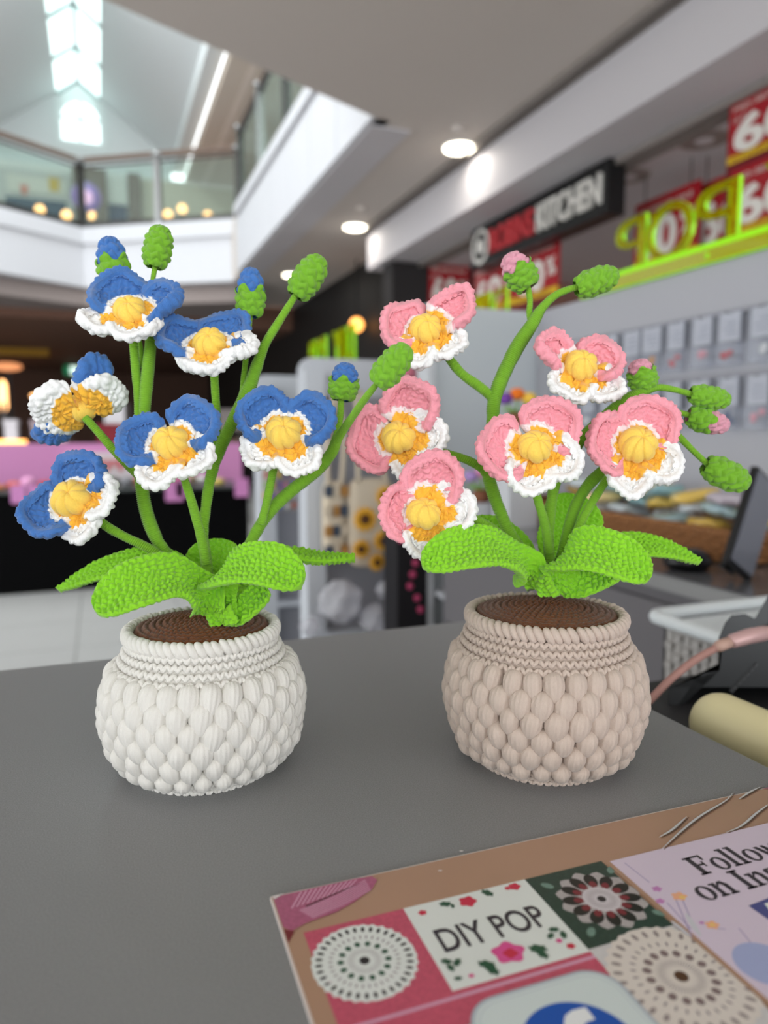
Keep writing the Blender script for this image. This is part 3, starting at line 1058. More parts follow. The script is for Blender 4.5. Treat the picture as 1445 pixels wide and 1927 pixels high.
leaf(blue, [(425, 1166, -.012), (462, 1148, -.018), (502, 1106, -.012)], A, 26, (.6, -.6, .5), (.5, -.5, .6), fold=.3, n_hint=(0, .4, 1))
leaf(blue, [(432, 1172, -.018), (378, 1118, -.026), (325, 1088, -.036), (250, 1108, -.050), (180, 1152, -.058)], A, 52, (.75, -.60, .15), (-.38, .58, -.72), fold=.20, tip_len=.26, base_w=.6, n_hint=(-.1, .8, .6))
leaf(blue, [(425, 1172, -.016), (408, 1110, -.022), (432, 1072, -.034), (500, 1066, -.046), (568, 1102, -.052)], A, 46, (1, .25, .1), (.26, .60, -.75), fold=.20, tip_len=.26, base_w=.6, n_hint=(.1, .8, .6))

# ------------------------------------------------------------------ pink orchid in the beige pot
c2 = base_centre(1018, 1483, 0.042)
D2 = float((c2 - CAM) @ FWD) * 0.985
pink = thing('crochet_orchid', 'crocheted orchid with pink and white flowers in a beige puff-stitch pot', 'crochet plant', c2)
crochet_pot(pink, c2, 0.0860, 0.0542, 0.0455, 0.0400, Y_BEIGE_POT)
B_ = D2
stem(pink, [(1012, 1075, 0, 11), (992, 1048, 0, 11), (962, 1008, 0, 11), (940, 960, 0, 11.5), (924, 915, 0, 12), (918, 880, 0, 12), (922, 830, .002, 11.5), (927, 790, .003, 11.5), (930, 755, .003, 12.5), (944, 712, .003, 13), (972, 655, .003, 13), (1000, 612, .003, 12), (1018, 582, .003, 9), (1042, 558, .003, 7), (1066, 546, .003, 6.5), (1088, 540, .003, 6)], B_)
stem(pink, [(916, 892, 0, 9), (905, 880, -.002, 8), (880, 866, -.006, 7.5), (850, 856, -.006, 7.5), (820, 848, -.006, 7.5), (770, 836, -.006, 7)], B_)
stem(pink, [(1004, 1072, -.002, 9), (975, 1038, -.008, 9), (935, 1002, -.016, 9), (895, 978, -.022, 8.5), (840, 962, -.026, 8)], B_)
stem(pink, [(929, 762, .003, 9), (922, 745, .003, 9), (900, 726, .002, 9), (872, 706, 0, 9), (852, 684, 0, 8.5), (820, 640, 0, 8)], B_)
stem(pink, [(1000, 615, .004, 6), (996, 590, .005, 5.5), (997, 565, .005, 5.5), (993, 538, .005, 5.5)], B_)
stem(pink, [(1036, 1075, 0, 10), (1032, 1010, -.002, 10), (1038, 940, 0, 10), (1052, 890, .005, 10), (1080, 845, .006, 10.5), (1108, 812, .006, 11), (1150, 775, .006, 11.5), (1185, 750, .006, 11.5), (1215, 735, .006, 9), (1240, 729, .006, 6.5), (1272, 734, .006, 5.5), (1302, 742, .006, 5.5)], B_)
stem(pink, [(1034, 1040, -.004, 8.5), (1026, 990, -.008, 8.5), (1012, 940, -.018, 8), (1004, 905, -.024, 8), (1005, 860, -.03, 8)], B_)
stem(pink, [(1050, 1072, 0, 10), (1062, 1025, 0, 10), (1080, 960, 0, 10.5), (1105, 915, 0, 10.5), (1140, 882, .002, 10.5), (1190, 845, .006, 10), (1230, 805, .01, 8), (1256, 784, .01, 6), (1278, 777, .01, 5.5), (1298, 782, .01, 5.5)], B_)
stem(pink, [(1062, 1060, -.003, 8), (1080, 1010, -.005, 8), (1108, 955, -.008, 8), (1140, 905, -.012, 8), (1160, 880, -.016, 8), (1190, 855, -.02, 8)], B_)
stem(pink, [(1200, 840, .008, 8), (1240, 818, .010, 8), (1266, 816, .010, 8), (1282, 826, .010, 6.5), (1306, 850, .010, 5.5), (1332, 874, .010, 5.5)], B_)
stem(pink, [(1072, 850, .007, 7), (1062, 815, .008, 7), (1066, 770, .006, 7), (1076, 720, 0, 7)], B_)
bud(pink, (996, 542), (954, 478), B_ + .005, 58, Y_MAUVE, rot=.5, split=.55)
bud(pink, (1083, 543), (1164, 514), B_ + .003, 50)
bud(pink, (1216, 735), (1198, 676), B_ + .008, 52, Y_MAUVE, rot=1.4, split=.62)
bud(pink, (1298, 741), (1375, 755), B_ + .006, 42)
bud(pink, (1294, 781), (1372, 804), B_ + .01, 46, Y_MAUVE, rot=2.2, split=.52)
bud(pink, (1326, 874), (1410, 914), B_ + .01, 54)
flower(pink, 803, 630, B_ - .006, (-0.12, 0.52, 0.85), [(160, 78, 92, 0, .95, 2.2, .16), (34, 100, 70, 0, 1.1, 2.7, .25), (246, 80, 74, 1, .9, 2.3, .05), (320, 76, 76, 1, .9, 2.4, .08)], PM_PINK, 25, 18)
flower(pink, 753, 825, B_ - .010, (-0.22, 0.10, 0.95), [(186, 88, 106, 0, .9, 2.2, .12), (68, 106, 94, 0, 1.0, 2.4, .16), (2, 84, 84, 1, .8, 2.2, .06), (292, 78, 64, 1, .8, 2.3, .04)], PM_PINK, 27, 18)
flower(pink, 1086, 700, B_ - .004, (0.12, 0.55, 0.83), [(152, 88, 66, 0, 1.1, 2.9, .25), (28, 78, 84, 0, 1.0, 2.3, .18), (244, 74, 84, 1, .9, 2.3, .04), (322, 86, 78, 1, .9, 2.3, .02)], PM_PINK, 26, 20)
flower(pink, 1002, 845, B_ - .032, (0.05, 0.26, 0.96), [(186, 102, 98, 0, .9, 2.1, .10), (52, 96, 98, 0, 1.0, 2.3, .16), (258, 84, 92, 1, .9, 2.3, .02), (334, 90, 84, 1, .9, 2.3, .05)], PM_PINK, 27, 20)
flower(pink, 798, 966, B_ - .034, (-0.08, 0.10, 0.98), [(72, 112, 92, 0, .9, 2.3, .16), (170, 74, 92, 0, 1.0, 2.4, .14), (8, 90, 90, 1, .8, 2.2, .06), (280, 78, 92, 1, .8, 2.2, .04)], PM_PINK, 27, 18, ball_axis=(.2, .8, .6))
flower(pink, 1192, 842, B_ - .022, (0.05, 0.26, 0.96), [(172, 88, 100, 0, .95, 2.3, .14), (58, 92, 98, 0, 1.0, 2.3, .16), (256, 94, 80, 1, .9, 2.3, .02), (324, 88, 80, 1, .9, 2.3, .04)], PM_PINK, 30, 20)
leaf(pink, [(1005, 1108, .004), (980, 1045, .014), (935, 1002, .024), (880, 985, .03)], B_, 34, (.6, .5, -.5), (.3, .62, -.7), fold=.2, tip_len=.35)
leaf(pink, [(1062, 1108, .012), (1066, 1020, .030), (1078, 930, .036)], B_, 66, (1, 0, -.12), (1, .12, -.25), fold=.25, tip_len=.25, n_hint=(0, .2, 1))
leaf(pink, [(1085, 1105, .004), (1118, 1058, .012), (1180, 1030, .018), (1250, 1034, .020), (1318, 1058, .022)], B_, 38, (.4, .3, -.8), (.12, .50, -.86), fold=.18, tip_len=.6, tip_pow=.75)
leaf(pink, [(1060, 1112, -.014), (1105, 1098, -.022), (1160, 1072, -.014)], B_, 26, (.5, -.6, .5), (.5, -.5, .6), fold=.3, n_hint=(0, .4, 1))
leaf(pink, [(1030, 1116, -.014), (985, 1066, -.026), (930, 1034, -.040), (865, 1038, -.052), (795, 1066, -.056)], B_, 46, (.75, -.60, .15), (-.22, .60, -.77), fold=.20, tip_len=.26, base_w=.6, n_hint=(-.1, .8, .6))
leaf(pink, [(1048, 1116, -.016), (1052, 1066, -.024), (1085, 1038, -.036), (1150, 1048, -.048), (1224, 1088, -.054)], B_, 50, (1, .15, .1), (.26, .60, -.75), fold=.20, tip_len=.26, base_w=.7, n_hint=(.1, .8, .6))

# ------------------------------------------------------------------ ceiling lamps (each with its own light)
def downlight(x, y, label, size=0.115, power=1.0):
    t = thing('ceiling_downlight', label, 'ceiling light', (x, y, CEIL - .03), None)
    MB().lathe((x, y, CEIL - .014), [(size + .012, 0), (size + .012, .014)], 28).build('trim_ring', M_fascia, t)
    MB().lathe((x, y, CEIL - .03), [(size * .85, 0), (size, .006), (size, .016)], 28).build('lens', M_lamp, t)
    l = bpy.data.lights.new('downlight', 'AREA')
    l.shape, l.size, l.energy, l.color = 'DISK', size * 2, power, (1.0, 0.95, 0.88)
    l.spread = math.radians(170)
    o = bpy.data.objects.new('downlight_light', l)
    col.objects.link(o)
    o.parent = t
    o.location = (0, 0, -0.012)
    return t


for i, (px_, py_) in enumerate(((864, 275), (668, 425), (549, 516))):
    p = PZ(px_, py_, CEIL)
    downlight(p[0], p[1], ['glowing round downlight in the ceiling above the neon acrylic letters', 'glowing round downlight between the panelled fascia and the bulkhead end', 'small glowing downlight just behind the green bud of the blue orchid'][i])
for px_, py_, lb in ((862, 240, 'small smoke detector on the ceiling near the downlight above the neon letters'), (681, 391, 'small smoke detector on the ceiling by the bulkhead end')):
    p = PZ(px_, py_, CEIL)
    MB().lathe((p[0], p[1], CEIL - .035), [(.03, 0), (.05, .015), (.055, .035)], 20).build('smoke_detector', M_ceiling, None, True, label=lb, cat='smoke detector')
for px_, py_, lb in ((1325, 262, 'dark recessed spotlight in the shop ceiling beside the red sale posters'), (1182, 331, 'dark recessed spotlight in the shop ceiling beside the black sign end')):
    p = PZ(px_, py_, 2.9)
    t = thing('recessed_spotlight', lb, 'ceiling light', (p[0], p[1], 2.89))
    MB().lathe((p[0], p[1], 2.889), [(.14, 0), (.15, .011)], 24).build('trim_ring', M_track, t)
    MB().lathe((p[0], p[1], 2.884), [(.05, 0), (.06, .006)], 16).build('lens', M_bulkhead, t)

# ------------------------------------------------------------------ kitchen shop sign and red sale posters
M_signblack = mat('sign_black', (16, 16, 17), 0.35)
M_signwhite = mat('sign_white', (226, 222, 214), 0.5)
M_signred = mat('sign_red', (196, 58, 64), 0.5)
M_red = mat('poster_red', (160, 14, 28), 0.5)
M_dred = mat('poster_dark_red', (110, 10, 26), 0.5)
M_pyel = mat('poster_yellow', (214, 176, 20), 0.5)
SX = 3.12
sR, sL = PXp(1145, 310, SX), PXp(888, 442, SX)
zt, zb = 2.895, 2.555
sign = thing('shop_sign', 'long black shop sign with red and white lettering under the bulkhead', 'sign', (SX, (sR[1] + sL[1]) / 2, zb))
MB().box(SX, SX + .14, sR[1], sL[1], zb, zt).build('sign_box', M_signblack, sign)
ey, ez = np.array([0, -1.0, 0]), np.array([0, 0, 1.0])
W_ = sL[1] - sR[1]
o1 = np.array([SX - .012, sL[1] - .19 * W_, zb + .075])
text_on('red_lettering', 'ROBINS', o1, ey, ez, .19, M_signred, sign, .01, width=.355 * W_, offset=.012)
o1 = np.array([SX - .012, sL[1] - .57 * W_, zb + .075])
text_on('white_lettering', 'KITCHEN', o1, ey, ez, .19, M_signwhite, sign, .01, width=.40 * W_, offset=.012)
cc = np.array([SX - .01, sL[1] - .09 * W_, zb + .17])
ring = []
m = MB()
for k in range(28):
    a, b = 2 * math.pi * k / 28, 2 * math.pi * (k + 1) / 28
    pa = [cc + ey * r * math.cos(t) + ez * r * math.sin(t) for r, t in ((.145, a), (.145, b), (.115, b), (.115, a))]
    m.prism(pa, (.008, 0, 0))
m.box(SX - .01, SX, cc[1] - .05, cc[1] + .05, cc[2] - .05, cc[2] + .05)
m.build('round_emblem', M_signwhite, sign)


def poster(label, tl, ex, w, h, group=None, top='MID-SEASON SALE', hang=False, thick=.012):
    """tl: top-left corner, ex: direction to the right as read"""
    ex = unit(ex)
    up = np.array([0, 0, 1.0])
    nrm = np.cross(ex, up)
    t = thing('sale_poster', label, 'poster', tl + ex * w / 2 - up * h, group)
    MB().obox(tl + ex * w / 2 - up * h / 2 - nrm * thick / 2, ex * w / 2, up * h / 2, nrm * thick / 2).build('poster_board', M_red, t)
    f = nrm * .002
    MB().obox(tl + ex * w / 2 - up * h * .955 + f, ex * w / 2, up * h * .045, nrm * .001).build('dark_strip', M_dred, t)
    MB().obox(tl + ex * w / 2 - up * h * .855 + f, ex * w / 2, up * h * .055, nrm * .001).build('yellow_strip', M_pyel, t)
    text_on('strip_lettering', 'STOREWIDE', tl + ex * w * .06 - up * h * .885 + f * 2.5, ex, up, h * .05, M_dred, t, 0, width=w * .75)
    text_on('top_lettering', top, tl + ex * w * .05 - up * h * .17 + f * 2.5, ex, up, h * .07, M_signwhite, t, 0, width=w * .85)
    text_on('small_lettering', 'UP TO', tl + ex * w * .05 - up * h * .33 + f * 2.5, ex, up, h * .07, M_signwhite, t, 0, width=w * .16)
    text_on('big_number', '60', tl + ex * w * .07 - up * h * .77 + f * 2.5, ex, up, h * .50, M_signwhite, t, .004, width=w * .62, offset=.03)
    text_on('percent_mark', '%', tl + ex * w * .74 - up * h * .60 + f * 2.5, ex, up, h * .30, M_signwhite, t, .002, width=w * .2, offset=.01)
    if hang:
        for f_ in (.15, .85):
            a_ = tl + ex * w * f_ - nrm * .006
            MB().tube([a_ - up * .02, np.array([a_[0], a_[1], 2.90])], .004, 6).build('cord', M_signblack, t)
    return t


ny = np.array([0, -1.0, 0])
PX0 = 3.20
a1_, a2_ = PXp(1374, 196, PX0), PXp(1374, 322, PX0)
hA = a1_[2] - a2_[2]
poster('red 60 percent sale poster under a black header bar, upper of the large pair', a1_, ny, .62, hA, 'large red posters')
poster('red 60 percent sale poster hung directly under another, behind the letter P', a2_ + np.array([0, 0, -.004]), ny, .62, hA * 1.08, 'large red posters')
MB().box(PX0, PX0 + .05, a1_[1] - .64, a1_[1] + .02, a1_[2] + .002, a1_[2] + .05).build('header_bar', M_signblack, None, label='black header bar along the top of the large red posters', cat='bar')
MB().box(PX0 + .014, PX0 + .05, a1_[1] - .64, a1_[1] + .02, a2_[2] - hA * 1.3, a1_[2] + .0).build('poster_backboard', M_dred, None, label='dark red backing board behind the large stacked sale posters', cat='board')
c1_ = PXp(1196, 388, 3.62)
poster('red sale poster hanging inside the shop behind the acrylic letter O', c1_, ny, .60, .50, hang=True)
c3_ = PXp(1308, 352, 3.70)
poster('red sale poster half hidden behind the large poster pair inside the shop', c3_, ny, .60, .50, hang=True)
d1_ = PXp(972, 476, 3.28)
poster('red sale poster below the black sign, beside the pink bud', d1_, ny, .60, .46, 'red posters under the sign')
d2_ = PXp(893, 508, 3.28)
poster('red sale poster below the round emblem end of the black sign', d2_, ny, float(d2_[1] - d1_[1]) - .01, .46, 'red posters under the sign')
e_tl = PYp(808, 491, 7.05)
e_br = PYp(882, 600, 7.05)
poster('small red sale poster on the black pillar facing down the mall', e_tl, (1, 0, 0), e_br[0] - e_tl[0], e_tl[2] - e_br[2])
pb = PYp(737, 500, 7.1)
MB().box(pb[0], PYp(890, 500, 7.1)[0], 7.08, 7.35, 0, 2.895).build('shop_pillar', mat('pillar_black', (32, 29, 30), 0.5), None, label='black square shop pillar carrying the small red poster', cat='pillar')

# ------------------------------------------------------------------ kiosk: peg wall with acrylic letters
WX = 1.41
M_peg = mat('grey_white_pegwall', (170, 170, 176), 0.5)
M_neon = glass('acrylic_face', (222, 216, 70), 0.22, 0.08)
M_neon.node_tree.nodes['Principled BSDF'].inputs['Base Color'].default_value = lin(214, 214, 10)
M_edge = mat('acrylic_edge', (168, 252, 14), 0.3)  # fluorescent edge glow put into the colour
M_bar_face = mat('acrylic_bar_face', (166, 168, 2), 0.15, coat=.5)
M_ledge = mat('acrylic_letter_edge', (176, 206, 20), 0.3)  # duller copy for letter edges turned away, weaker glow painted in
WTOP = PXp(1010, 588, WX)[2]
yE = PXp(1012, 588, WX)[1]
pw = thing('peg_wall', 'grey white peg wall with hanging craft packs behind the pink orchid', 'display wall', (WX + .03, yE / 2, 0))
MB().box(WX, WX + .05, -1.2, yE, 0, WTOP).build('wall_panel', M_peg, pw)
for zz in (1.415, 1.268):
    MB().box(WX - .012, WX, -1.0, yE - .1, zz, zz + .012).build('hook_rail', mat('rail_grey', (150, 150, 156), 0.4), pw)
ep0 = PYp(806, 590, yE)
ep = thing('end_panel', 'tall white end panel standing square to the peg wall', 'panel', ((ep0[0] + WX) / 2, yE, 0))
MB().box(ep0[0], WX + .05, yE + .002, yE + .05, 0, WTOP).build('panel_board', mat('pale_panel', (190, 196, 200), 0.5), ep)
MB().box(ep0[0] - .012, ep0[0] + .012, yE - .03, yE + .06, 0, WTOP - .002).build('edge_trim', M_white_panel, ep)
MB().box(ep0[0] + .02, ep0[0] + .16, yE - .14, yE, .60, .62).build('shelf', M_white_panel, ep)


def edge_faces(o, axis, edge_mat, front=None):
    o.data.materials.append(edge_mat)
    if front:
        o.data.materials.append(front)
    for p_ in o.data.polygons:
        if abs(p_.normal[axis]) < 0.6:
            p_.material_index = 2 if front and p_.normal[1] < -.92 else 1  # edges turned to the viewer take the brighter painted glow


yb0, yb1 = PXp(1097, 574, WX)[1], -0.6
sgn_ = thing('acrylic_sign', 'large fluorescent yellow acrylic letters seen backwards on a long bar', 'sign', (WX, yb0 - .5, WTOP))
b_ = MB().box(WX - .012, WX + .012, yb1, yb0 - .006, WTOP + .003, WTOP + .035).build('base_bar', M_bar_face, sgn_)
MB().box(WX - .0125, WX + .0125, yb1, yb0, WTOP + .035, WTOP + .049).box(WX - .0122, WX + .0122, yb1, yb0, WTOP, WTOP + .003).box(WX - .0122, WX + .0122, yb0 - .006, yb0, WTOP, WTOP + .049).build('painted_glow_edge', M_edge, sgn_)  # top band is painted bright for edge light seen through the bar
LZ = WTOP + .049
lh = .142


def y_at(px_):
    return PXp(px_, 480, WX)[1]


for ch, l, r, hh in (('P', 1160, 1216, 1.0), ('O', 1217, 1304, 1.02), ('P', 1307, 1387, 1.0), ('Y', 1433, 1530, 1.0)):
    ya, yb = y_at(l), y_at(r)
    o_ = text_on('letter', ch, (WX, ya, LZ - .006), ny, ez, lh * hh, M_neon, sgn_, .004, width=ya - yb, mirror=True)
    edge_faces(o_, 0, M_ledge, M_edge)
for yy in np.arange(yb0 - .08, yb1, -.42):
    MB().lathe((0, 0, 0), [(.007, 0), (.007, .006)], 12)
    m = MB().ellipsoid((WX - .012, yy, WTOP + .02), (.004, 0, 0), (0, .007, 0), (0, 0, .007), 6, 10)
    m.build('screw', M_edge, sgn_, True)


def side_sign(label, X, ya, yb, z, txt):
    t = thing('acrylic_sign', label, 'sign', (X, (ya + yb) / 2, z))
    b_ = MB().box(X - .01, X + .01, yb, ya, z, z + .03).build('base_bar', M_bar_face, t)
    edge_faces(b_, 0, M_edge)
    n = len(txt)
    w = (ya - yb) / n
    for i, ch in enumerate(txt):
        if ch == ' ':
            continue
        o_ = text_on('letter', ch, (X, ya - i * w, z + .026), ny, ez, .15, M_neon, t, .004, width=w * .92, mirror=True)
        edge_faces(o_, 0, M_ledge, M_edge)
    return t


# small packs on the hooks
M_cardw = mat('pack_card', (196, 196, 202), 0.6)
M_print = mat('pack_print', (150, 152, 164), 0.6)
charm_mats = [mat('charm_%s' % n, c, 0.8) for n, c in (('red', (200, 60, 70)), ('pink', (226, 150, 160)), ('orange', (214, 140, 40)), ('mauve', (190, 160, 190)), ('navy', (30, 60, 110)), ('white', (230, 228, 224)))]
pi_ = 0
for row, ztop in ((0, 1.412), (1, 1.262)):
    for k in range(17):
        yy = 0.62 + k * 0.086 + random.uniform(-.006, .006)
        if yy > yE - .12:
            continue
        w = random.uniform(.026, .034)
        ci = [0, 1, 0, 2, 1, 3, 0, 5][pi_ % 8] if row == 0 else [4, 5, 3, 5, 1][pi_ % 5]
        cn = ['red', 'pink', 'orange', 'mauve', 'navy', 'white'][ci]
        t = thing('craft_pack', '%s charm on a white header card in a clear bag, %s row of hooks' % (cn, ['upper', 'lower'][row]), 'craft pack', (WX - .03, yy, ztop - .115), '%s charm packs on the %s hooks' % (cn, ['upper', 'lower'][row]))
        MB().box(WX - .026, WX - .024, yy - w, yy + w, ztop - .062, ztop + .004).build('header_card', M_cardw, t)
        m = MB()
        for q_ in range(3):
            m.box(WX - .0275, WX - .0262, yy - w * .7, yy + w * random.uniform(.1, .7), ztop - .022 - q_ * .012, ztop - .019 - q_ * .012)
        m.build('card_print', M_print, t)
        MB().box(WX - .034, WX - .018, yy - w * 1.1, yy + w * 1.1, ztop - .118, ztop + .006).build('clear_bag', M_clear, t)
        m = MB()
        for q_ in range(random.randint(2, 3)):
            m.ellipsoid((WX - .026, yy + random.uniform(-.016, .016), ztop - random.uniform(.078, .10)), (.005, 0, 0), (0, random.uniform(.006, .011), 0), (0, 0, random.uniform(.006, .011)), 6, 10)
        m.build('charm', charm_mats[ci], t, True)
        MB().tube([(WX, yy, ztop + .002), (WX - .045, yy, ztop + .004)], .0018, 6).build('hook', M_metal, t)
        pi_ += 1

# back counter with drawers
CX, CZ = 0.95, 0.88
M_drawer = mat('grey_drawer', (104, 101, 104), 0.5)
bc = thing('back_counter', 'grey back counter with glossy steel top below the peg wall', 'counter', (1.17, .5, 0))
MB().box(CX, WX - .002, -.8, 2.0, CZ - .03, CZ).build('counter_top', mat('glossy_grey_top', (120, 120, 124), 0.12, metal=.3), bc)
MB().box(CX - .006, CX, -.8, 2.0, CZ - .028, CZ - .002).build('edge_strip', M_metal, bc)
MB().box(CX + .03, WX - .002, -.78, 1.98, 0, CZ - .03).build('counter_body', M_drawer, bc)
for k in range(4):
    for dz in range(3):
        MB().box(CX + .015, CX + .03, -.75 + k * .68, -.75 + k * .68 + .66, CZ - .06 - .26 * (dz + 1) + .012, CZ - .06 - .26 * dz).build('drawer', M_drawer, bc)

# wicker basket filled with packets
M_wick = mat('wicker', (138, 92, 52), 0.75, noise=.25, noise_scale=60)
bx0, bx1, by0, by1 = 1.13, 1.37, 1.02, 1.84
bk = thing('wicker_basket', 'long low wicker basket filled with plastic packets', 'basket', ((bx0 + bx1) / 2, (by0 + by1) / 2, CZ))
MB().box(bx0 + .01, bx1 - .01, by0 + .01, by1 - .01, CZ + .001, CZ + .008).build('basket_floor', M_wick, bk)
for k in range(5):
    zz = CZ + .010 + k * .0130
    g = .012 * k / 5
    loop = []
    for (xa, ya) in ((bx0 - g, by0 - g), (bx1 + g, by0 - g), (bx1 + g, by1 + g), (bx0 - g, by1 + g), (bx0 - g, by0 - g)):
        loop.append((xa, ya))
    pts = []
    for (xa, ya), (xb, yb) in zip(loop[:-1], loop[1:]):
        n = int(max(abs(xb - xa), abs(yb - ya)) / .02) + 1
        for i in range(n):
            f = i / n
            wob = .004 * (1 if (i + k) % 2 else -1)
            nx, nyv = (yb - ya), -(xb - xa)
            l_ = math.hypot(nx, nyv)
            pts.append((xa + (xb - xa) * f + nx / l_ * wob, ya + (yb - ya) * f + nyv / l_ * wob, zz))
    pts.append(pts[0])
    MB().tube(pts, .0074 if k < 4 else .0095, 6).build('wicker_strand', M_wick, bk)
pk_names = ['pale teal', 'golden', 'light grey', 'mustard', 'deep teal', 'white', 'pale blue', 'cream', 'lilac grey', 'silver']
pk_cols = [(150, 190, 196), (226, 190, 90), (200, 210, 214), (214, 176, 80), (130, 170, 176), (230, 230, 226), (170, 196, 202), (236, 214, 150), (190, 180, 190), (220, 225, 228)]
for k in range(22):
    c_ = pk_cols[k % len(pk_cols)]
    ctr = np.array([random.uniform(bx0 + .05, bx1 - .05), by0 + .06 + (by1 - by0 - .12) * ((k * 0.381) % 1.0), CZ + .060 + .030 * (k % 3) + (.034 if k == 21 else 0)])
    rz = random.uniform(0, 3.14)
    tl_ = random.uniform(-.5, .5)
    ax_ = np.array([math.cos(rz), math.sin(rz), tl_ * .6])
    ax_ = unit(ax_)
    ay_ = unit(np.cross((0, 0, 1), ax_))
    az_ = np.cross(ax_, ay_)
    nu, nv = 12, 18
    t_ = np.linspace(0, np.pi, nu)[:, None]
    p_ = np.linspace(0, 2 * np.pi, nv, endpoint=False)[None, :]
    sup = lambda v, e: np.sign(v) * np.abs(v) ** e
    V = ctr + (.052 * sup(np.sin(t_), .5) * sup(np.cos(p_), .5))[..., None] * ax_ + (.038 * sup(np.sin(t_), .5) * sup(np.sin(p_), .5))[..., None] * ay_ + ((.014 * np.cos(t_) + .003 * np.sin(5 * p_ + k) * np.sin(t_)))[..., None] * az_
    t = obj('craft_packet', V.reshape(-1, 3), grid_faces(nu, nv)[:, ::-1], mat('packet_%d' % (k % len(pk_cols)), c_, 0.16, coat=.8), None, True, label='shiny %s plastic craft packet piled in the wicker basket' % pk_names[k % 10], cat='packet', group='%s packets in the wicker basket' % pk_names[k % 10])

# phone leaning on the back counter
def slab(t, name, c, ex, ey_, ez_, material, **k):
    return MB().obox(c, ex, ey_, ez_).build(name, material, t, **k)


pc0 = P(1382, 1052, 1.23)
pc0[2] = CZ + .0055
pc1 = P(1438, 905, 1.27)
axu = unit(pc1 - pc0)
hL = np.linalg.norm(pc1 - pc0) / 2
axr = unit(RIGHT * .75 + _F * .55)
axr = unit(axr - axu * (axr @ axu))
axn = np.cross(axr, axu)
ph_ = thing('black_phone', 'black framed phone with a glossy dark screen leaning on the back counter', 'phone', pc0)
slab(ph_, 'phone_case', (pc0 + pc1) / 2 + axu * .012, axr * .045, axu * (hL - .006), axn * .006, mat('black_case', (14, 14, 15), .4))
slab(ph_, 'screen', (pc0 + pc1) / 2 + axu * .012 + axn * .0075 * (1 if (axn @ (CAM - pc0)) > 0 else -1), axr * .040, axu * (hL - .012), axn * .0015, mat('dark_screen', (112, 114, 124), .08, coat=1))
slab(ph_, 'easel_back', pc0 + axu * hL * .66 + _F * .03, axr * .02, axu * hL * .54, axn * .003, mat('black_case', (14, 14, 15), .4))
g0 = P(1295, 1040, 1.36)
MB().ellipsoid((g0[0], g0[1], CZ + .018), (.05, .01, 0), (-.01, .04, 0), (0, 0, .024), 10, 18).build('domed_gadget', mat('black_gloss', (10, 10, 11), .25), None, True, label='small black domed gadget on the back counter before the wicker basket', cat='gadget')
g1 = P(1450, 1050, 1.02)
MB().ellipsoid((g1[0] + .15, g1[1], CZ + .02), (.04, 0, 0), (0, .05, 0), (0, 0, .024), 10, 18).build('black_pouch', mat('black_gloss', (10, 10, 11), .25), None, True, label='low black pouch on the steel counter top next to the leaning phone', cat='pouch')

# mini crochet flower pots on risers
def mini_plant(label, px_, py_, d, cols):
    b = P(px_, py_, d)
    t = thing('mini_crochet_plant', label, 'crochet plant', b)
    MB().lathe(b, [(.018, 0), (.026, .012), (.026, .028), (.02, .036)], 20).build('pot', mat('mini_pot', (120, 74, 50), .8), t, True)
    for k, c_ in enumerate(cols):
        off = (k - (len(cols) - 1) / 2) * .032
        top = b + RIGHT * off + np.array([0, 0, .075 + .012 * (k % 2)])
        m = MB().tube([b + (0, 0, .03), (b + top) / 2 + RIGHT * off * .2 + np.array([0, 0, .01]), top], .003, 6)
        s_ = m.build('stem', Y_STEM, t, True)
        ball('flower_head', t, top, (0, 0, 1), .018, mat('mini_%d_%d_%d' % c_, c_, .85), 8)
    for k in range(5):
        a = 2 * math.pi * k / 5
        MB().ellipsoid(b + np.array([math.cos(a) * .026, math.sin(a) * .026, .042]), (.018 * math.cos(a), .018 * math.sin(a), .004), (-.008 * math.sin(a), .008 * math.cos(a), 0), (0, 0, .003), 6, 8).build('leaf', Y_BUD, t, True)
    return b


b1 = mini_plant('mini crochet plant with purple, orange and yellow balls', 972, 802, 1.98, [(120, 70, 160), (236, 120, 30), (244, 200, 80)])
MB().box(b1[0] - .045, b1[0] + .045, b1[1] - .045, b1[1] + .045, CZ, b1[2]).build('display_riser', M_white_panel, None, label='tall white riser block under the mini plant with orange ball', cat='riser')
b2 = mini_plant('mini crochet plant with lilac and pink balls among green leaves', 906, 945, 2.09, [(170, 140, 196), (220, 150, 180), (150, 120, 190)])
MB().box(b2[0] - .045, b2[0] + .045, b2[1] - .04, b2[1] + .04, CZ, b2[2]).build('display_riser', M_white_panel, None, label='low white riser block under the lilac mini plant', cat='riser')

# ------------------------------------------------------------------ stands left of the end panel
M_stand = mat('stand_white', (196, 200, 206), 0.5)
M_standback = mat('stand_back', (150, 150, 156), 0.6)


def rounded_panel(x0, x1, y, z0, z1, r, th):
    pts = [(x0, z0), (x1, z0)]
    for i in range(7):
        t = math.pi / 2 * i / 6
        pts.append((x1 - r + r * math.cos(t), z1 - r + r * math.sin(t)))
    for i in range(7):
        t = math.pi / 2 + math.pi / 2 * i / 6
        pts.append((x0 + r + r * math.cos(t), z1 - r + r * math.sin(t)))
    return MB().prism([(x, y, z) for x, z in pts], (0, th, 0))


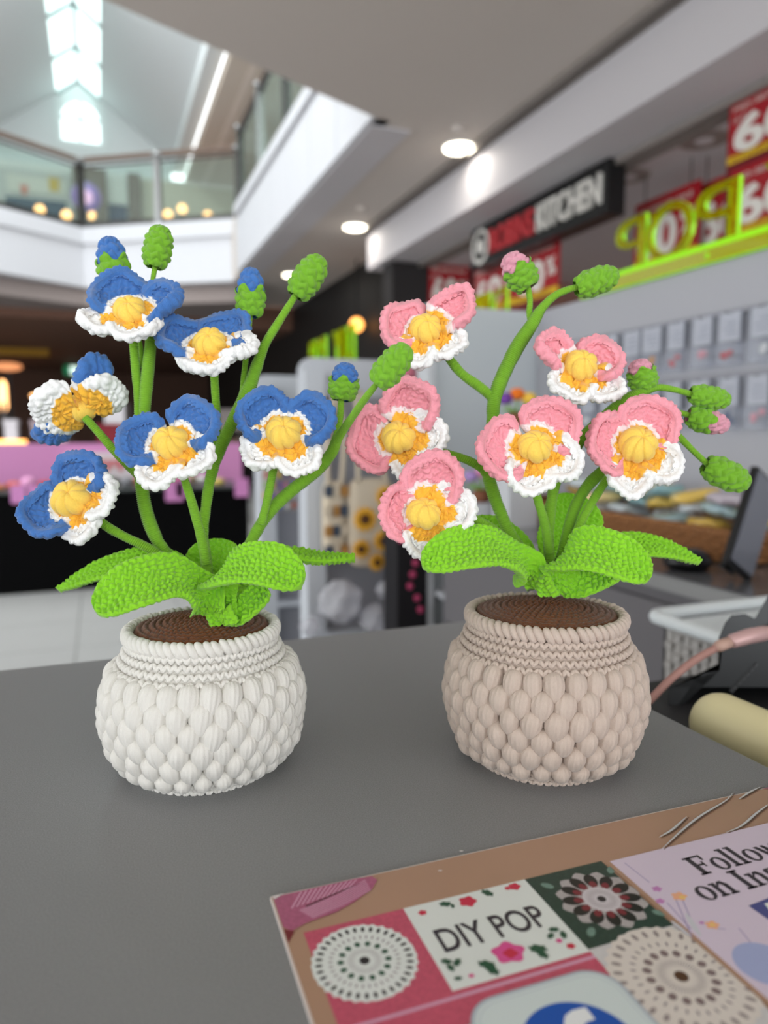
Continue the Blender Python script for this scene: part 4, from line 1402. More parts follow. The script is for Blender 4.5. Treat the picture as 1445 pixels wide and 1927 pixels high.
def stand(label, pxl, pxr, pyt, Y, rail=.07):
    a, b = PYp(pxl, pyt, Y), PYp(pxr, pyt, Y)
    x0, x1, z1 = a[0], b[0], a[2]
    t = thing('display_stand', label, 'display stand', ((x0 + x1) / 2, Y, 0))
    rounded_panel(x0, x1, Y, 0, z1, .05, .03).build('back_board', M_stand, t)
    MB().box(x0, x0 + rail, Y - .08, Y - .001, 0, z1 - .05).build('side_frame', M_stand, t)
    MB().box(x1 - rail * .5, x1, Y - .08, Y - .001, 0, z1 - .05).build('side_frame', M_stand, t)
    MB().box(x0 + rail + .002, x1 - rail * .5 - .002, Y - .006, Y - .001, .10, z1 - .14).build('back_inset', M_standback, t)
    MB().box(x0 + rail + .002, x1 - rail * .5 - .002, Y - .10, Y - .007, .38, .40).build('shelf', M_stand, t)
    return t, x0, x1, z1


s1, s1x0, s1x1, s1z = stand('white display stand with rounded corners hung with sunflower bags', 563, 800, 672, 2.60)
s2, s2x0, s2x1, s2z = stand('narrow white display stand behind the one hung with sunflower bags', 478, 600, 705, 3.15)
side_sign('neon acrylic letters seen nearly edge-on above the sunflower bag stand', 1.00, 3.55, 2.86, 1.41, 'POP YID')
MB().box(.975, 1.025, 2.80, 3.60, 0, 1.41).build('divider_panel', M_stand, None, label='white divider panel carrying the edge-on acrylic letters', cat='panel')
side_sign('neon acrylic letters half hidden behind the top pink flower', 1.58, 3.6, 2.62, 1.56, 'POP YID')
MB().box(1.55, 1.61, 2.55, 3.65, 0, 1.56).build('divider_panel', M_stand, None, label='white divider panel behind the tall end panel', cat='panel')

M_canvas = mat('cream_canvas', (206, 192, 170), 0.85)
M_sfy = mat('sunflower_yellow', (232, 172, 40), 0.85)
M_sfb = mat('sunflower_brown', (84, 52, 26), 0.85)
M_patch = mat('patch_blue', (70, 80, 96), 0.85)
M_patch2 = mat('patch_tan', (176, 128, 70), 0.85)


def bag(label, pxl, pxr, pyt, pyb, Y, strap_px, strap_top, kind):
    a, b = PYp(pxl, pyt, Y), PYp(pxr, pyb, Y)
    x0, x1, z1, z0 = a[0], b[0], a[2], b[2]
    t = thing('tote_bag', label, 'bag', ((x0 + x1) / 2, Y, z0))
    nu, nv = 18, 40
    tt = np.linspace(0, np.pi, nu)[:, None]
    pp = np.linspace(0, 2 * np.pi, nv, endpoint=False)[None, :]
    sp = lambda v, e: np.sign(v) * np.abs(v) ** e
    cx_, cz_ = (x0 + x1) / 2, (z0 + z1) / 2
    V = np.stack([cx_ + (x1 - x0) / 2 * sp(np.sin(tt), .35) * sp(np.cos(pp), .35), Y + .035 * sp(np.sin(tt), .6) * np.sin(pp), cz_ + (z1 - z0) / 2 * sp(np.cos(tt), .5) * np.ones_like(pp)], -1)
    obj('bag_body', V.reshape(-1, 3), grid_faces(nu, nv)[:, ::-1], M_canvas, t)
    st = PYp(strap_px, strap_top, Y)
    for s_ in (-1, 1):
        m = MB()
        xa = cx_ + s_ * (x1 - x0) * .30
        m.tube(catmull([(xa, Y - .02, z1 - .02), (cx_ + (st[0] - cx_) * .5 + s_ * .03, Y - .015, (z1 + st[2]) / 2), (st[0] + s_ * .008, Y - .01, st[2])], 12), .009, 8)
        m.build('strap', M_canvas, t, True)
    MB().tube([(st[0], Y + .14, st[2]), (st[0], Y - .03, st[2])], .004, 6).build('hook', M_metal, t)
    if kind == 'sun':
        spots = [(.30, .55, .042), (.68, .30, .036), (.72, .80, .034), (.22, .22, .032), (.92, .52, .036), (.55, .06, .030)]
        for fx, fz, r in spots:
            c_ = np.array([x0 + fx * (x1 - x0), Y - .040, z0 + fz * (z1 - z0)])
            m = MB()
            for k in range(12):
                an = 2 * math.pi * k / 12
                dv = np.array([math.cos(an), 0, math.sin(an)])
                pv = np.array([-math.sin(an), 0, math.cos(an)])
                m.ellipsoid(c_ + dv * r * .72, dv * r * .42, pv * r * .20, (0, -.005, 0), 6, 8)
            f_ = m.build('sunflower', M_sfy, t, True)
            MB().ellipsoid(c_ + (0, -.004, 0), (r * .48, 0, 0), (0, .008, 0), (0, 0, r * .48), 8, 14).build('sunflower_disc', M_sfb, f_, True)
    else:
        for i in range(3):
            for j in range(4):
                c_ = np.array([x0 + (i + .5) / 3 * (x1 - x0), Y - .036, z0 + (j + .5) / 4 * (z1 - z0)])
                MB().obox(c_, (.016, 0, 0), (0, .004, 0), (0, 0, .019)).build('patch', [M_patch, M_patch2, M_canvas][(i * 2 + j) % 3], t)


bag('cream tote bag with patchwork squares hanging on the white stand', 606, 648, 905, 1050, 2.47, 632, 745, 'patch')
bag('cream tote bag with crochet sunflowers hanging on the white stand', 652, 742, 900, 1062, 2.45, 672, 735, 'sun')
# clear plastic bags on the shelf
M_poly = glass('poly_bag', (240, 240, 244), 0.38, 0.2)
for k, (x, y, rr_, lb) in enumerate(((640, 1132, .072, 'large crumpled clear plastic bag below the sunflower tote bag'), (708, 1165, .054, 'crumpled clear plastic bag beside the larger one on the stand'), (584, 1178, .034, 'small crumpled clear plastic bag at the stand side frame'), (728, 1112, .036, 'small crumpled clear bag high against the dark crate'))):
    c_ = PYp(x, y, 2.33)
    nu, nv = 24, 36
    tt = np.linspace(0, np.pi, nu)[:, None]
    pp = np.linspace(0, 2 * np.pi, nv, endpoint=False)[None, :]
    r_ = rr_ * (1 + .09 * np.sin(5 * pp + 3 * tt + k) * np.sin(tt) + .05 * np.sin(11 * pp - 6 * tt) * np.sin(tt) + .05 * np.sin(7 * tt + k))
    V = np.array([c_[0], c_[1], c_[2]]) + np.stack([r_ * np.sin(tt) * np.cos(pp), r_ * .9 * np.sin(tt) * np.sin(pp), r_ * np.cos(tt) * np.ones_like(pp)], -1)
    obj('plastic_bag', V.reshape(-1, 3), grid_faces(nu, nv)[:, ::-1], M_poly, None, True, label=lb, cat='plastic bag')
lowp = PYp(650, 1200, 2.33)
MB().box(s1x0 + .09, s1x1 - .1, 2.26, 2.395, 0, lowp[2] - .03).build('storage_box', mat('grey_box', (150, 144, 146), .7), None, label='grey storage box under the crumpled plastic bags', cat='box')
# dark crate with pink wool
k0, k1 = PYp(748, 1010, 2.12), PYp(803, 1180, 2.12)
cr = thing('black_rack', 'black cloth covered rack with pink wool bits beside the end panel', 'rack', ((k0[0] + k1[0]) / 2, 2.18, 0))
MB().box(k0[0], k1[0], 2.12, 2.24, 0, k0[2]).build('cloth_cover', mat('black_cloth', (24, 22, 26), .9), cr)
for k in range(7):
    p_ = PYp(752 + 44 * random.random(), 1015 + k * 22, 2.115)
    MB().ellipsoid(p_, (.012, 0, 0), (0, .01, 0), (0, 0, .012), 6, 10).build('wool_bit', mat('wool_pink', (190, 70, 110), .9), cr, True)
for k, (x, y, c_, lb) in enumerate(((768, 704, (222, 130, 150), 'pink wool pompom hanging near the top of the sunflower stand'), (740, 745, (214, 150, 160), 'pale pink wool pompom hanging on the sunflower stand'))):
    p_ = PYp(x, y, 2.52)
    t = thing('hanging_pompom', lb, 'pompom', p_ - (0, 0, .03))
    ball('wool_ball', t, p_, (0, 0, 1), .032, mat('pompom_%d' % k, c_, .9), 9)
    MB().tube([p_ + (0, 0, .02), p_ + (0, .04, .05), p_ + (0, .085, .05)], .003, 6).build('hook', M_metal, t)
# hanging strings of trinkets on the narrow stand
tr_c = [(220, 190, 80), (120, 90, 160), (200, 130, 150), (90, 130, 190), (214, 214, 210), (190, 110, 90), (150, 180, 110)]
for k in range(5):
    p_ = PYp(497 + k * 13, 780, 3.05)
    t = thing('trinket_string', 'string of small coloured wool trinkets hanging on the narrow stand', 'wool garland', (p_[0], p_[1], .8), 'wool strings on the narrow stand')
    MB().tube([(p_[0], p_[1], p_[2] + .02), (p_[0], p_[1], .8)], .003, 6).build('string', M_canvas, t)
    for j in range(9):
        z_ = p_[2] - .03 - j * .045
        MB().ellipsoid((p_[0] + random.uniform(-.003, .003), p_[1] - .01, z_), (.011, 0, 0), (0, .010, 0), (0, 0, .016), 6, 10).build('trinket', mat('tr_%d' % ((k + j) % 7), tr_c[(k * 2 + j) % 7], .85), t, True)

# ------------------------------------------------------------------ things just beyond the table's edge
ca = P(1356, 1362, .525)
SIDE_Z = float(ca[2]) - .0222
M_dark = mat('dark_cabinet', (44, 44, 47), .6)
MB().box(TX1 + .004, .60, -.30, .52, 0, SIDE_Z).build('side_cabinet', M_dark, None, label='dark side cabinet standing against the grey display counter', cat='cabinet')
MB().box(.62, .93, .10, .80, 0, .60).build('low_cabinet', M_dark, None, label='low dark cabinet carrying the white woven basket', cat='cabinet')
wz1 = .90
w0 = PZ(1222, 1147, wz1)
wb = thing('plastic_basket', 'white plastic woven-look storage basket between the counters', 'basket', (w0[0] + .13, w0[1] - .2, .60))
wx0_, wx1_, wy1_, wy0_ = w0[0], .945, w0[1], w0[1] - .40
M_wpl = mat('white_plastic', (222, 228, 230), .35)
M_wpl2 = mat('greyish_plastic', (176, 172, 168), .5)
MB().box(wx0_ + .014, wx0_ + .018, wy0_ + .014, wy1_ - .014, .60, wz1 - .02).box(wx1_ - .018, wx1_ - .014, wy0_ + .014, wy1_ - .014, .60, wz1 - .02).box(wx0_ + .014, wx1_ - .014, wy1_ - .018, wy1_ - .014, .60, wz1 - .02).box(wx0_ + .014, wx1_ - .014, wy0_ + .014, wy0_ + .018, .60, wz1 - .02).box(wx0_ + .014, wx1_ - .014, wy0_ + .014, wy1_ - .014, .60, .61).build('basket_wall', M_wpl2, wb)
m = MB()
for i in range(24):
    for j in range(20):
        yy = wy0_ + .022 + i * (.36 / 24)
        zz = .61 + j * (.268 / 20)
        if (i + j) % 2:
            m.box(wx0_ + .009, wx0_ + .014, yy, yy + .012, zz + .002, zz + .010)
        else:
            m.box(wx0_ + .0115, wx0_ + .014, yy + .002, yy + .010, zz, zz + .012)
m.build('woven_pattern', M_wpl2, wb, kind='stuff')
rim_pts = []
for cx_, cy_, a0_ in ((wx0_ + .02, wy0_ + .02, 180), (wx1_ - .02, wy0_ + .02, 270), (wx1_ - .02, wy1_ - .02, 0), (wx0_ + .02, wy1_ - .02, 90)):
    for k in range(6):
        a = math.radians(a0_ + 90 * k / 5)
        rim_pts.append((cx_ + .02 * math.cos(a), cy_ + .02 * math.sin(a), wz1 - .008))
rim_pts.append(rim_pts[0])
MB().tube(rim_pts, .009, 8).build('basket_rim', M_wpl, wb, True)
MB().box(wx0_ + .02, wx1_ - .02, wy0_ + .02, wy1_ - .02, wz1 - .025, wz1 - .012).build('basket_lid', M_wpl, wb)

# black payment terminal with pink cable
dT = .62
M_term = mat('terminal_black', (17, 18, 20), .35)
zb_ = SIDE_Z
terminal = thing('card_terminal', 'black card terminal on a stand with a pink charging cable plugged in', 'card reader', (P(1400, 1300, dT)[0], P(1400, 1300, dT)[1], zb_))


yTB = 963.5 + FPX * ((CAM[2] - SIDE_Z) / dT - math.sin(PITCH)) / math.cos(PITCH) - 34


def px_poly(pts, d):
    return [P(x, y, d) for x, y in pts]


MB().prism(px_poly([(1258, 1352), (1300, 1292), (1322, 1268), (1354, 1262), (1358, 1225), (1480, 1180), (1560, 1230), (1560, yTB), (1258, yTB)], dT), ray(1430, 1250) * .05).build('terminal_body', M_term, terminal)
MB().prism(px_poly([(1352, 1262), (1352, 1200), (1364, 1172), (1376, 1158), (1402, 1155), (1420, 1164), (1452, 1110), (1470, 1085), (1560, 1020), (1600, 1120), (1560, 1250), (1420, 1290)], dT + .012), ray(1430, 1250) * .04).build('terminal_head', mat('terminal_gloss', (12, 12, 13), .22), terminal)
pl = MB()
for k in range(6):
    p_ = P(1384 + k * 7.6, 1294 - k * 8.4, dT - .0006)
    pl.obox(p_, RIGHT * .0011 + UPV * .0011, RIGHT * -.0007 + UPV * .0008, FWD * .0004)
pl.build('vent_slots', mat('slot_grey', (62, 62, 64), .5), terminal)
MB().prism(px_poly([(1372, 1299), (1378, 1305), (1428, 1249), (1421, 1244)], dT - .0002), FWD * .0004).build('slot_plate', mat('slot_plate', (34, 35, 36), .5), terminal)
# socket the plug enters
cb = thing('charging_cable', 'dusty pink braided charging cable with a pink plug', 'cable', P(1222, 1320, .56))
M_cable = mat('pink_braid', (176, 132, 124), .7, noise=.2, noise_scale=900)
M_plug = mat('pink_plug', (206, 168, 166), .35, metal=.2)
pts = catmull([P(1150, 1375, .545), P(1185, 1347, .55), P(1222, 1318, .555), P(1262, 1278, .56), P(1308, 1242, .565), P(1350, 1218, .57)], 60)
MB().tube(pts, .0030, 10).build('cable_braid', M_cable, cb, True)
MB().tube([P(1346, 1220, .57), P(1353, 1216, .57), P(1374, 1208, .573)], [.0036, .0046, .0046], 14).build('strain_relief', mat('plug_ring', (196, 160, 146), .5), cb, True)
MB().tube([P(1374, 1208, .573), P(1377, 1207, .573), P(1410, 1197, .578), P(1436, 1192, .582), P(1450, 1189, .59)], [.0046, .0056, .0062, .0062, .005], 16).build('plug', M_plug, cb, True)
# cream rounded gadget
cbp = ca + np.array([0, -.15, 0])
ax_ = cbp - ca
n = 40
ts = np.linspace(0, 1, n)
L_ = np.linalg.norm(ax_)
R_ = .0222
prof_r = R_ * np.where(ts * L_ < R_, np.sqrt(np.clip(1 - (1 - ts * L_ / R_) ** 2.4, 0.0, 1)), 1.0)
prof_r = np.maximum(prof_r, .0006)
ptsx = ca + np.outer(ts, ax_) - unit(ax_) * R_ * .9
MB().tube(ptsx, prof_r, 36).build('cream_roller', mat('cream_plastic', (244, 234, 184), .38), None, True, label='cream rounded plastic roller in front of the black card terminal', cat='roller')

# ------------------------------------------------------------------ far left: market table, exit signs, lights
mt0 = PZ(20, 1119, 0)
MY = mt0[1]
xl, xr = PYp(-160, 1000, MY)[0], PYp(468, 1000, MY)[0]
zt_ = PYp(100, 928, MY)[2]
mk = thing('market_table', 'long market table with a black floor-length cloth', 'table', ((xl + xr) / 2, MY + .4, 0))
MB().box(xl, xr, MY, MY + .8, 0.0, zt_).build('black_cloth', mat('black_table_cloth', (7, 7, 8), .95, spec=.1), mk)
MB().box(xl - .02, xr + .02, MY - .02, MY + .82, zt_, zt_ + .02).build('table_top', mat('dark_glass_top', (60, 66, 64), .3), mk)
pp0, pp1 = PYp(-160, 836, MY + .75), PYp(455, 892, MY + .75)
MB().box(pp0[0], pp1[0], MY + .75, MY + .80, zt_ + .02, pp0[2]).build('pink_screen', mat('pink_screen', (196, 130, 178), .6), None, label='long pink screen board behind the goods on the market table', cat='screen board')
wp0, wp1 = PYp(122, 852, MY + .70), PYp(255, 888, MY + .70)
ws = thing('counter_sign', 'white printed sign with red marks on the pink screen', 'sign', ((wp0[0] + wp1[0]) / 2, MY + .72, zt_ + .02))
MB().box(wp0[0], wp1[0], MY + .70, MY + .745, zt_ + .02, wp0[2]).build('sign_board', mat('offwhite_board', (206, 196, 200), .6), ws)
m = MB()
for k in range(5):
    m.box(wp0[0] + .25 + k * .05, wp0[0] + .28 + k * .05, MY + .695, MY + .70, wp0[2] - .12 - .03 * (k % 2), wp0[2] - .06)
m.build('red_marks', mat('mark_red', (190, 40, 50), .6), ws)
gnames = ['moss green', 'orange', 'red', 'yellow', 'grey', 'pink', 'white', 'dark green', 'rust', 'tan']
gcol = [(90, 110, 80), (200, 120, 60), (190, 60, 60), (210, 190, 90), (120, 120, 124), (214, 150, 190), (230, 230, 226), (70, 80, 70), (200, 90, 50), (160, 140, 120)]
for k in range(20):
    x = xl + .15 + (xr - xl - .3) * (k + .5) / 20
    hgt = random.uniform(.03, .09)
    yy = MY + random.uniform(.08, .5)
    c_ = gcol[(k * 7) % 10]
    m = MB().lathe((x, yy, zt_ + .02), [(.040, 0), (.052, hgt * .4), (.048, hgt * .8), (.02, hgt)], 14)
    m.build('market_good', mat('good_%d' % ((k * 7) % 10), c_, .6), None, True, label='small %s ware on the black-clothed market table' % gnames[(k * 7) % 10], cat='ware', group='%s wares on the market table' % gnames[(k * 7) % 10])
for k, (x, y, w) in enumerate(((20, 912, 30), (52, 912, 22), (95, 905, 26), (310, 908, 34), (330, 900, 24), (440, 900, 26))):
    p_ = PYp(x, y, MY)
    q_ = PYp(x + w, y + 34, MY)
    MB().box(p_[0], q_[0], MY - .035, MY - .03, q_[2], p_[2]).build('pink_price_tag', mat('tag_pink', (200, 130, 186), .6), None, label='pink price sheet hanging over the black table cloth', cat='price tag', group='pink sheets on the market table')
# warm tube lamp over the table
p_, q_ = PYp(-70, 838, MY + 1.2), PYp(50, 838, MY + 1.2)
tl_ = thing('tube_lamp', 'glowing orange tube lamp above the pink screen', 'lamp', ((p_[0] + q_[0]) / 2, MY + 1.2, 0))
MB().tube(catmull([p_, (p_ + q_) / 2, q_], 10), .045, 12).build('tube', M_orange, tl_, True)
MB().box(p_[0], p_[0] + .04, MY + 1.18, MY + 1.22, 0, p_[2]).build('lamp_post', M_dmetal, tl_)
# stalls and shop lights in the dim arcade
for k, (x, y, w, h_, Yv, c_, lb) in enumerate(((205, 815, 46, 34, 9.0, (120, 20, 34), 'dark red box on the white shelving behind the market table'), (215, 774, 40, 46, 9.0, (196, 192, 196), 'white appliance on the shelving behind the market table'), (110, 812, 30, 40, 9.0, (186, 170, 172), 'pale pink box on the shelving behind the market table'), (20, 812, 26, 44, 9.1, (206, 200, 204), 'white carton on the shelving behind the market table'), (420, 860, 60, 70, 6.6, (96, 74, 58), 'brown wooden crate at the end of the market table'), (70, 806, 24, 30, 9.1, (168, 150, 156), 'lilac carton on the shelving behind the market table'), (440, 790, 50, 40, 9.2, (120, 112, 110), 'grey appliance behind the thick stem of the blue orchid'))):
    a_, b_ = PYp(x - w / 2, y - h_ / 2, Yv), PYp(x + w / 2, y + h_ / 2, Yv)
    zlo = 0.0 if 'crate' in lb else b_[2]
    m = MB().box(a_[0], b_[0], Yv, Yv + .3, zlo, a_[2])
    m.box(a_[0] - .01, b_[0] + .01, Yv - .01, Yv + .31, a_[2] - .05, a_[2])
    m.build('stock_box', mat('stock_%d' % k, c_, .6), None, label=lb, cat='box')
a_, b_ = PYp(-140, 840, 8.9), PYp(470, 840, 8.9)
sh = thing('stock_shelving', 'grey stock shelving in the dim arcade behind the market table', 'shelving', ((a_[0] + b_[0]) / 2, 9.2, 0))
MB().box(a_[0], b_[0], 8.9, 9.6, a_[2] - .07, a_[2] - .03).build('shelf', mat('shelf_grey', (140, 136, 138), .6), sh)
for k in range(6):
    x = a_[0] + (b_[0] - a_[0]) * k / 5
    MB().box(x - .02, x + .02, 9.56, 9.6, 0, a_[2] + .5).build('upright', M_dmetal, sh)
for px_, py_, Yv, w, lb in ((92, 583, 13.4, .50, 'green exit sign hanging under the far soffit'), (140, 697, 20.0, .48, 'green exit sign deeper in the dim arcade')):
    p_ = PYp(px_, py_, Yv)
    t = thing('exit_sign', lb, 'exit sign', (p_[0], Yv, p_[2] - .1))
    MB().box(p_[0] - w / 2, p_[0] + w / 2, Yv, Yv + .06, p_[2] - .12, p_[2] + .12).build('sign_case', mat('exit_green', (14, 120, 80), .5, emit=(10, 120, 76), emit_strength=.25), t)
    MB().box(p_[0] - .10, p_[0] + .10, Yv - .012, Yv - .002, p_[2] - .10, p_[2] + .10).build('white_figure', mat('exit_white', (220, 240, 232), .5, emit=(220, 245, 235), emit_strength=.5), t)
    MB().box(p_[0] - .01, p_[0] + .01, Yv + .02, Yv + .04, p_[2] + .12, 2.95).build('hanger', M_dmetal, t)
warm = [(14, 690, 15, .5, .16), (82, 745, 18, .55, .14), (6, 745, 20, .25, .8), (367, 762, 19, .28, .22), (530, 692, 18, .30, .25), (548, 625, 17, .6, .1)]
for k, (x, y, Yv, w, h_) in enumerate(warm):
    p_ = PYp(x, y, Yv)
    t = thing('shop_lamp', 'warm shop light glowing far inside the dim arcade', 'shop light', (p_[0], Yv, 0), 'warm lights of the far shops')
    MB().ellipsoid(p_, (w / 2, 0, 0), (0, .06, 0), (0, 0, h_ / 2), 8, 16).build('glow_shade', M_warm if k % 3 else mat('dim_warm', (200, 140, 100), .5, emit=(220, 140, 90), emit_strength=.5), t, True)
    MB().box(p_[0] - .03, p_[0] + .03, Yv + .05, Yv + .11, 0, p_[2]).build('support', M_black, t)
pb_ = PXp(685, 612, 3.20)
lp = thing('pendant_bulb', 'small orange bulb glowing before the black shopfront', 'lamp', (pb_[0] - .1, pb_[1], pb_[2] - .1))
MB().ellipsoid(pb_ - (.1, 0, 0), (.09, 0, 0), (0, .09, 0), (0, 0, .09), 8, 14).build('bulb', M_orange, lp, True)
MB().tube([pb_ - (.1, 0, 0), np.array([pb_[0] - .1, pb_[1], CEIL])], .012, 6).build('cord', M_black, lp)
# brick pillar
bp_ = P(606, 640, 16.0)
bm = bpy.data.materials.new('warm_brick')
bm.use_nodes = True
_bt = bm.node_tree.nodes.new('ShaderNodeTexBrick')
_bt.inputs['Color1'].default_value = lin(150, 92, 62)
_bt.inputs['Color2'].default_value = lin(120, 70, 48)
_bt.inputs['Mortar'].default_value = lin(70, 48, 38)
_bt.inputs['Scale'].default_value = 3.0
_tcb = bm.node_tree.nodes.new('ShaderNodeTexCoord')
_mpb = bm.node_tree.nodes.new('ShaderNodeMapping')
_mpb.inputs['Rotation'].default_value = (math.radians(90), 0, 0)
bm.node_tree.links.new(_tcb.outputs['Object'], _mpb.inputs['Vector'])
bm.node_tree.links.new(_mpb.outputs['Vector'], _bt.inputs['Vector'])
bm.node_tree.links.new(_bt.outputs['Color'], bm.node_tree.nodes['Principled BSDF'].inputs['Base Color'])
MB().box(bp_[0] - .38, bp_[0] + .38, bp_[1] - .3, bp_[1] + .3, 0, 2.92).build('brick_pillar', bm, None, label='warm lit brick pillar in the dim arcade', cat='pillar')
for px_, py_ in ((590, 610), (620, 660)):
    pass

# ------------------------------------------------------------------ upper gallery behind the far railing
UB = GY - .62
for k, (x0, x1, y0, y1, c_, lb) in enumerate(((10, 126, 372, 424, (26, 58, 84), 'navy blue panel low on the far gallery wall'), (204, 240, 388, 430, (28, 46, 84), 'narrow navy panel between the brown gallery pillars'), (12, 126, 330, 371, (206, 202, 192), 'pale shopfront panel with pictures on the far gallery'), (200, 242, 340, 387, (214, 214, 208), 'white poster panel between the brown gallery pillars'), (92, 112, 338, 362, (198, 166, 60), 'yellow poster on the far gallery wall'), (265, 440, 340, 430, (196, 190, 172), 'cream shopfront panel beside the brown gallery pillar'), (40, 52, 352, 366, (206, 120, 100), 'small coral picture on the far gallery wall'))):
    a_, b_ = PYp(x0, y0, UB), PYp(x1, y1, UB)
    th_ = .02 if k not in (4, 6) else .05
    m = MB().box(a_[0], b_[0], UB - th_, UB, max(b_[2], BAL - .02), a_[2])
    m.box(a_[0] - .02, b_[0] + .02, UB - th_ - .01, UB - .0, a_[2], a_[2] + .03)
    m.build('wall_panel_board', mat('up_%d' % k, c_, .7), None, label=lb, cat='wall panel')
for k, (x0, x1, lb) in enumerate(((136, 200, 'wide brown pillar behind the purple globe lamp'), (240, 264, 'narrow brown pillar beside the cream shopfront panel'))):
    a_, b_ = PYp(x0, 330, UB - .3), PYp(x1, 330, UB - .3)
    MB().box(a_[0], b_[0], UB - .3, UB - .03, BAL - .02, 6.7).build('gallery_pillar', mat('pillar_brown', (104, 88, 76), .7), None, label=lb, cat='pillar')
gp = PYp(162, 371, 14.2)
gl_ = thing('globe_lamp', 'purple glass globe lamp on a post behind the far railing', 'lamp', (gp[0], gp[1], BAL - .02))
M_purple = glass('purple_glass', (176, 150, 220), .5, .1)
MB().ellipsoid(gp, (.25, 0, 0), (0, .25, 0), (0, 0, .25), 14, 24).build('globe', M_purple, gl_, True)
MB().ellipsoid(gp, (.11, 0, 0), (0, .11, 0), (0, 0, .12), 10, 16).build('bulb', mat('bulb_warm', (255, 230, 180), .5, emit=(255, 226, 170), emit_strength=2.0), gl_, True)
MB().box(gp[0] - .03, gp[0] + .03, gp[1] - .03, gp[1] + .03, BAL - .02, gp[2] - .22).build('post', M_dmetal, gl_)
for k, (x, y) in enumerate(((75, 395), (170, 404), (125, 405), (316, 404), (343, 393), (391, 406))):
    p_ = PYp(x, y, 15.0)
    t = thing('bollard_lamp', 'small warm bulb on a post behind the far gallery railing', 'lamp', (p_[0], 15.0, BAL - .02), 'small warm gallery lamps')
    MB().ellipsoid(p_, (.085, 0, 0), (0, .085, 0), (0, 0, .085), 8, 14).build('bulb', M_warm, t, True)
    MB().box(p_[0] - .015, p_[0] + .015, 14.985, 15.015, BAL - .02, p_[2] - .05).build('post', M_dmetal, t)

# ------------------------------------------------------------------ printed card lying on the table
KZ = TABLE_Z + .0016
kO = PZ(508, 1687, KZ)
kA = PZ(1445, 1481, KZ)
kx = unit(kA - kO)
ky = np.cross(np.array([0, 0, 1.0]), kx)
ky = -ky                                  # towards the reader
up_ = np.array([0, 0, 1.0])


def K(u, v, h=0.0):
    return kO + kx * u + ky * v + up_ * h


def kuv(x, y):
    p = PZ(x, y, KZ) - kO
    return float(p @ kx), float(p @ ky)


card = thing('printed_card', 'glossy printed craft stall card with crochet pictures lying on the grey counter', 'card', K(.1, .06) - up_ * .0016)
M_card = mat('card_tan', (176, 140, 116), .28, noise=.10, noise_scale=14)
KW, KH = .40, .28
MB().prism([K(0, 0, -.0016), K(KW, 0, -.0016), K(KW, KH, -.0016), K(0, KH, -.0016)], up_ * .0014).build('card_board', mat('card_white_edge', (214, 204, 198), .5), card)
MB().prism([K(.0008, .0008, -.0002), K(KW, .0008, -.0002), K(KW, KH, -.0002), K(.0008, KH, -.0002)], up_ * .0002).build('card_print', M_card, card)
HL = [.00004]


def flat(name, pts, material, parent=None):
    """printed shape: uv outline on the card"""
    HL[0] += .000004
    h = HL[0]
    mb = MB()
    mb.add([K(u, v, h) for u, v in pts], [tuple(range(len(pts)))])
    return mb.build(name, material, parent or card)


def flats(name, polys, material, parent=None):
    HL[0] += .000004
    h = HL[0]
    mb = MB()
    for pts in polys:
        mb.add([K(u, v, h) for u, v in pts], [tuple(range(len(pts)))])
    return mb.build(name, material, parent or card)


def disc(cu, cv, ru, rv=None, n=32, rot=0.0, f=None):
    rv = ru if rv is None else rv
    out = []
    for i in range(n):
        t = 2 * math.pi * i / n
        k = f(t) if f else 1.0
        x, y = ru * k * math.cos(t), rv * k * math.sin(t)
        out.append((cu + x * math.cos(rot) - y * math.sin(rot), cv + x * math.sin(rot) + y * math.cos(rot)))
    return out


def ink(name, rgb, rough=.3, noise=0.0, scale=200):
    return mat('print_' + name, rgb, rough, noise=noise, noise_scale=scale)


I_rose = ink('rose', (196, 84, 108), .35, .35, 900)
I_white = ink('white', (226, 232, 228))
I_green = ink('green', (36, 62, 52), .35, .5, 900)
I_dgreen = ink('leaf', (40, 84, 62))
I_black = ink('black', (30, 26, 30))
I_ink = ink('letter', (52, 46, 56))
I_red = ink('red', (204, 44, 74))
I_pink = ink('pink', (222, 84, 150))
I_wine = ink('wine', (120, 36, 46))
I_lilac = ink('lilac', (218, 204, 222))
I_cream = ink('cream', (222, 214, 206))
I_grey = ink('grey', (136, 124, 130))
I_mauve = ink('mauve', (172, 92, 124), .35, .3, 600)
I_lmauve = ink('lightmauve', (212, 160, 186))
I_aqua = ink('aqua', (150, 222, 222))
I_blue = ink('blue', (12, 84, 180))
I_icon = ink('icon', (212, 224, 224))
I_steel = ink('steel', (206, 208, 210))
I_brown = ink('brown', (84, 54, 34))
I_navy = ink('navy', (76, 80, 140))

# tile edges measured on the card
uA, vA = kuv(985, 1652)          # right top of the DIY tile
u1, v1 = kuv(762, 1713)          # left top of the DIY tile
u2, v2 = kuv(850, 1866)          # left bottom
u0, _ = kuv(573, 1762)
uG, _ = kuv(1136, 1625)
vT = (v1 + vA) / 2
vB = v2
uD0, uD1 = (u1 + u2) / 2, (uA + kuv(1107, 1788)[0]) / 2
uG1 = (uG + kuv(1272, 1745)[0]) / 2
uR0 = (u0 + kuv(625, 1900)[0]) / 2
R_ = lambda a, b, c, d: [(a, c), (b, c), (b, d), (a, d)]
flat('rose_tile', R_(uR0, uD0, vT, vB), I_rose)
flat('rose_tile', R_(uR0, uD1, vB, KH), I_rose)
flat('rose_line', R_(uR0, uD1, vB + .002, vB + .0034), I_lmauve)
flat('white_tile', R_(uD0, uD1, vT, vB), I_white)
flat('green_tile', R_(uD1, uG1, vT, vB - .001), I_green)
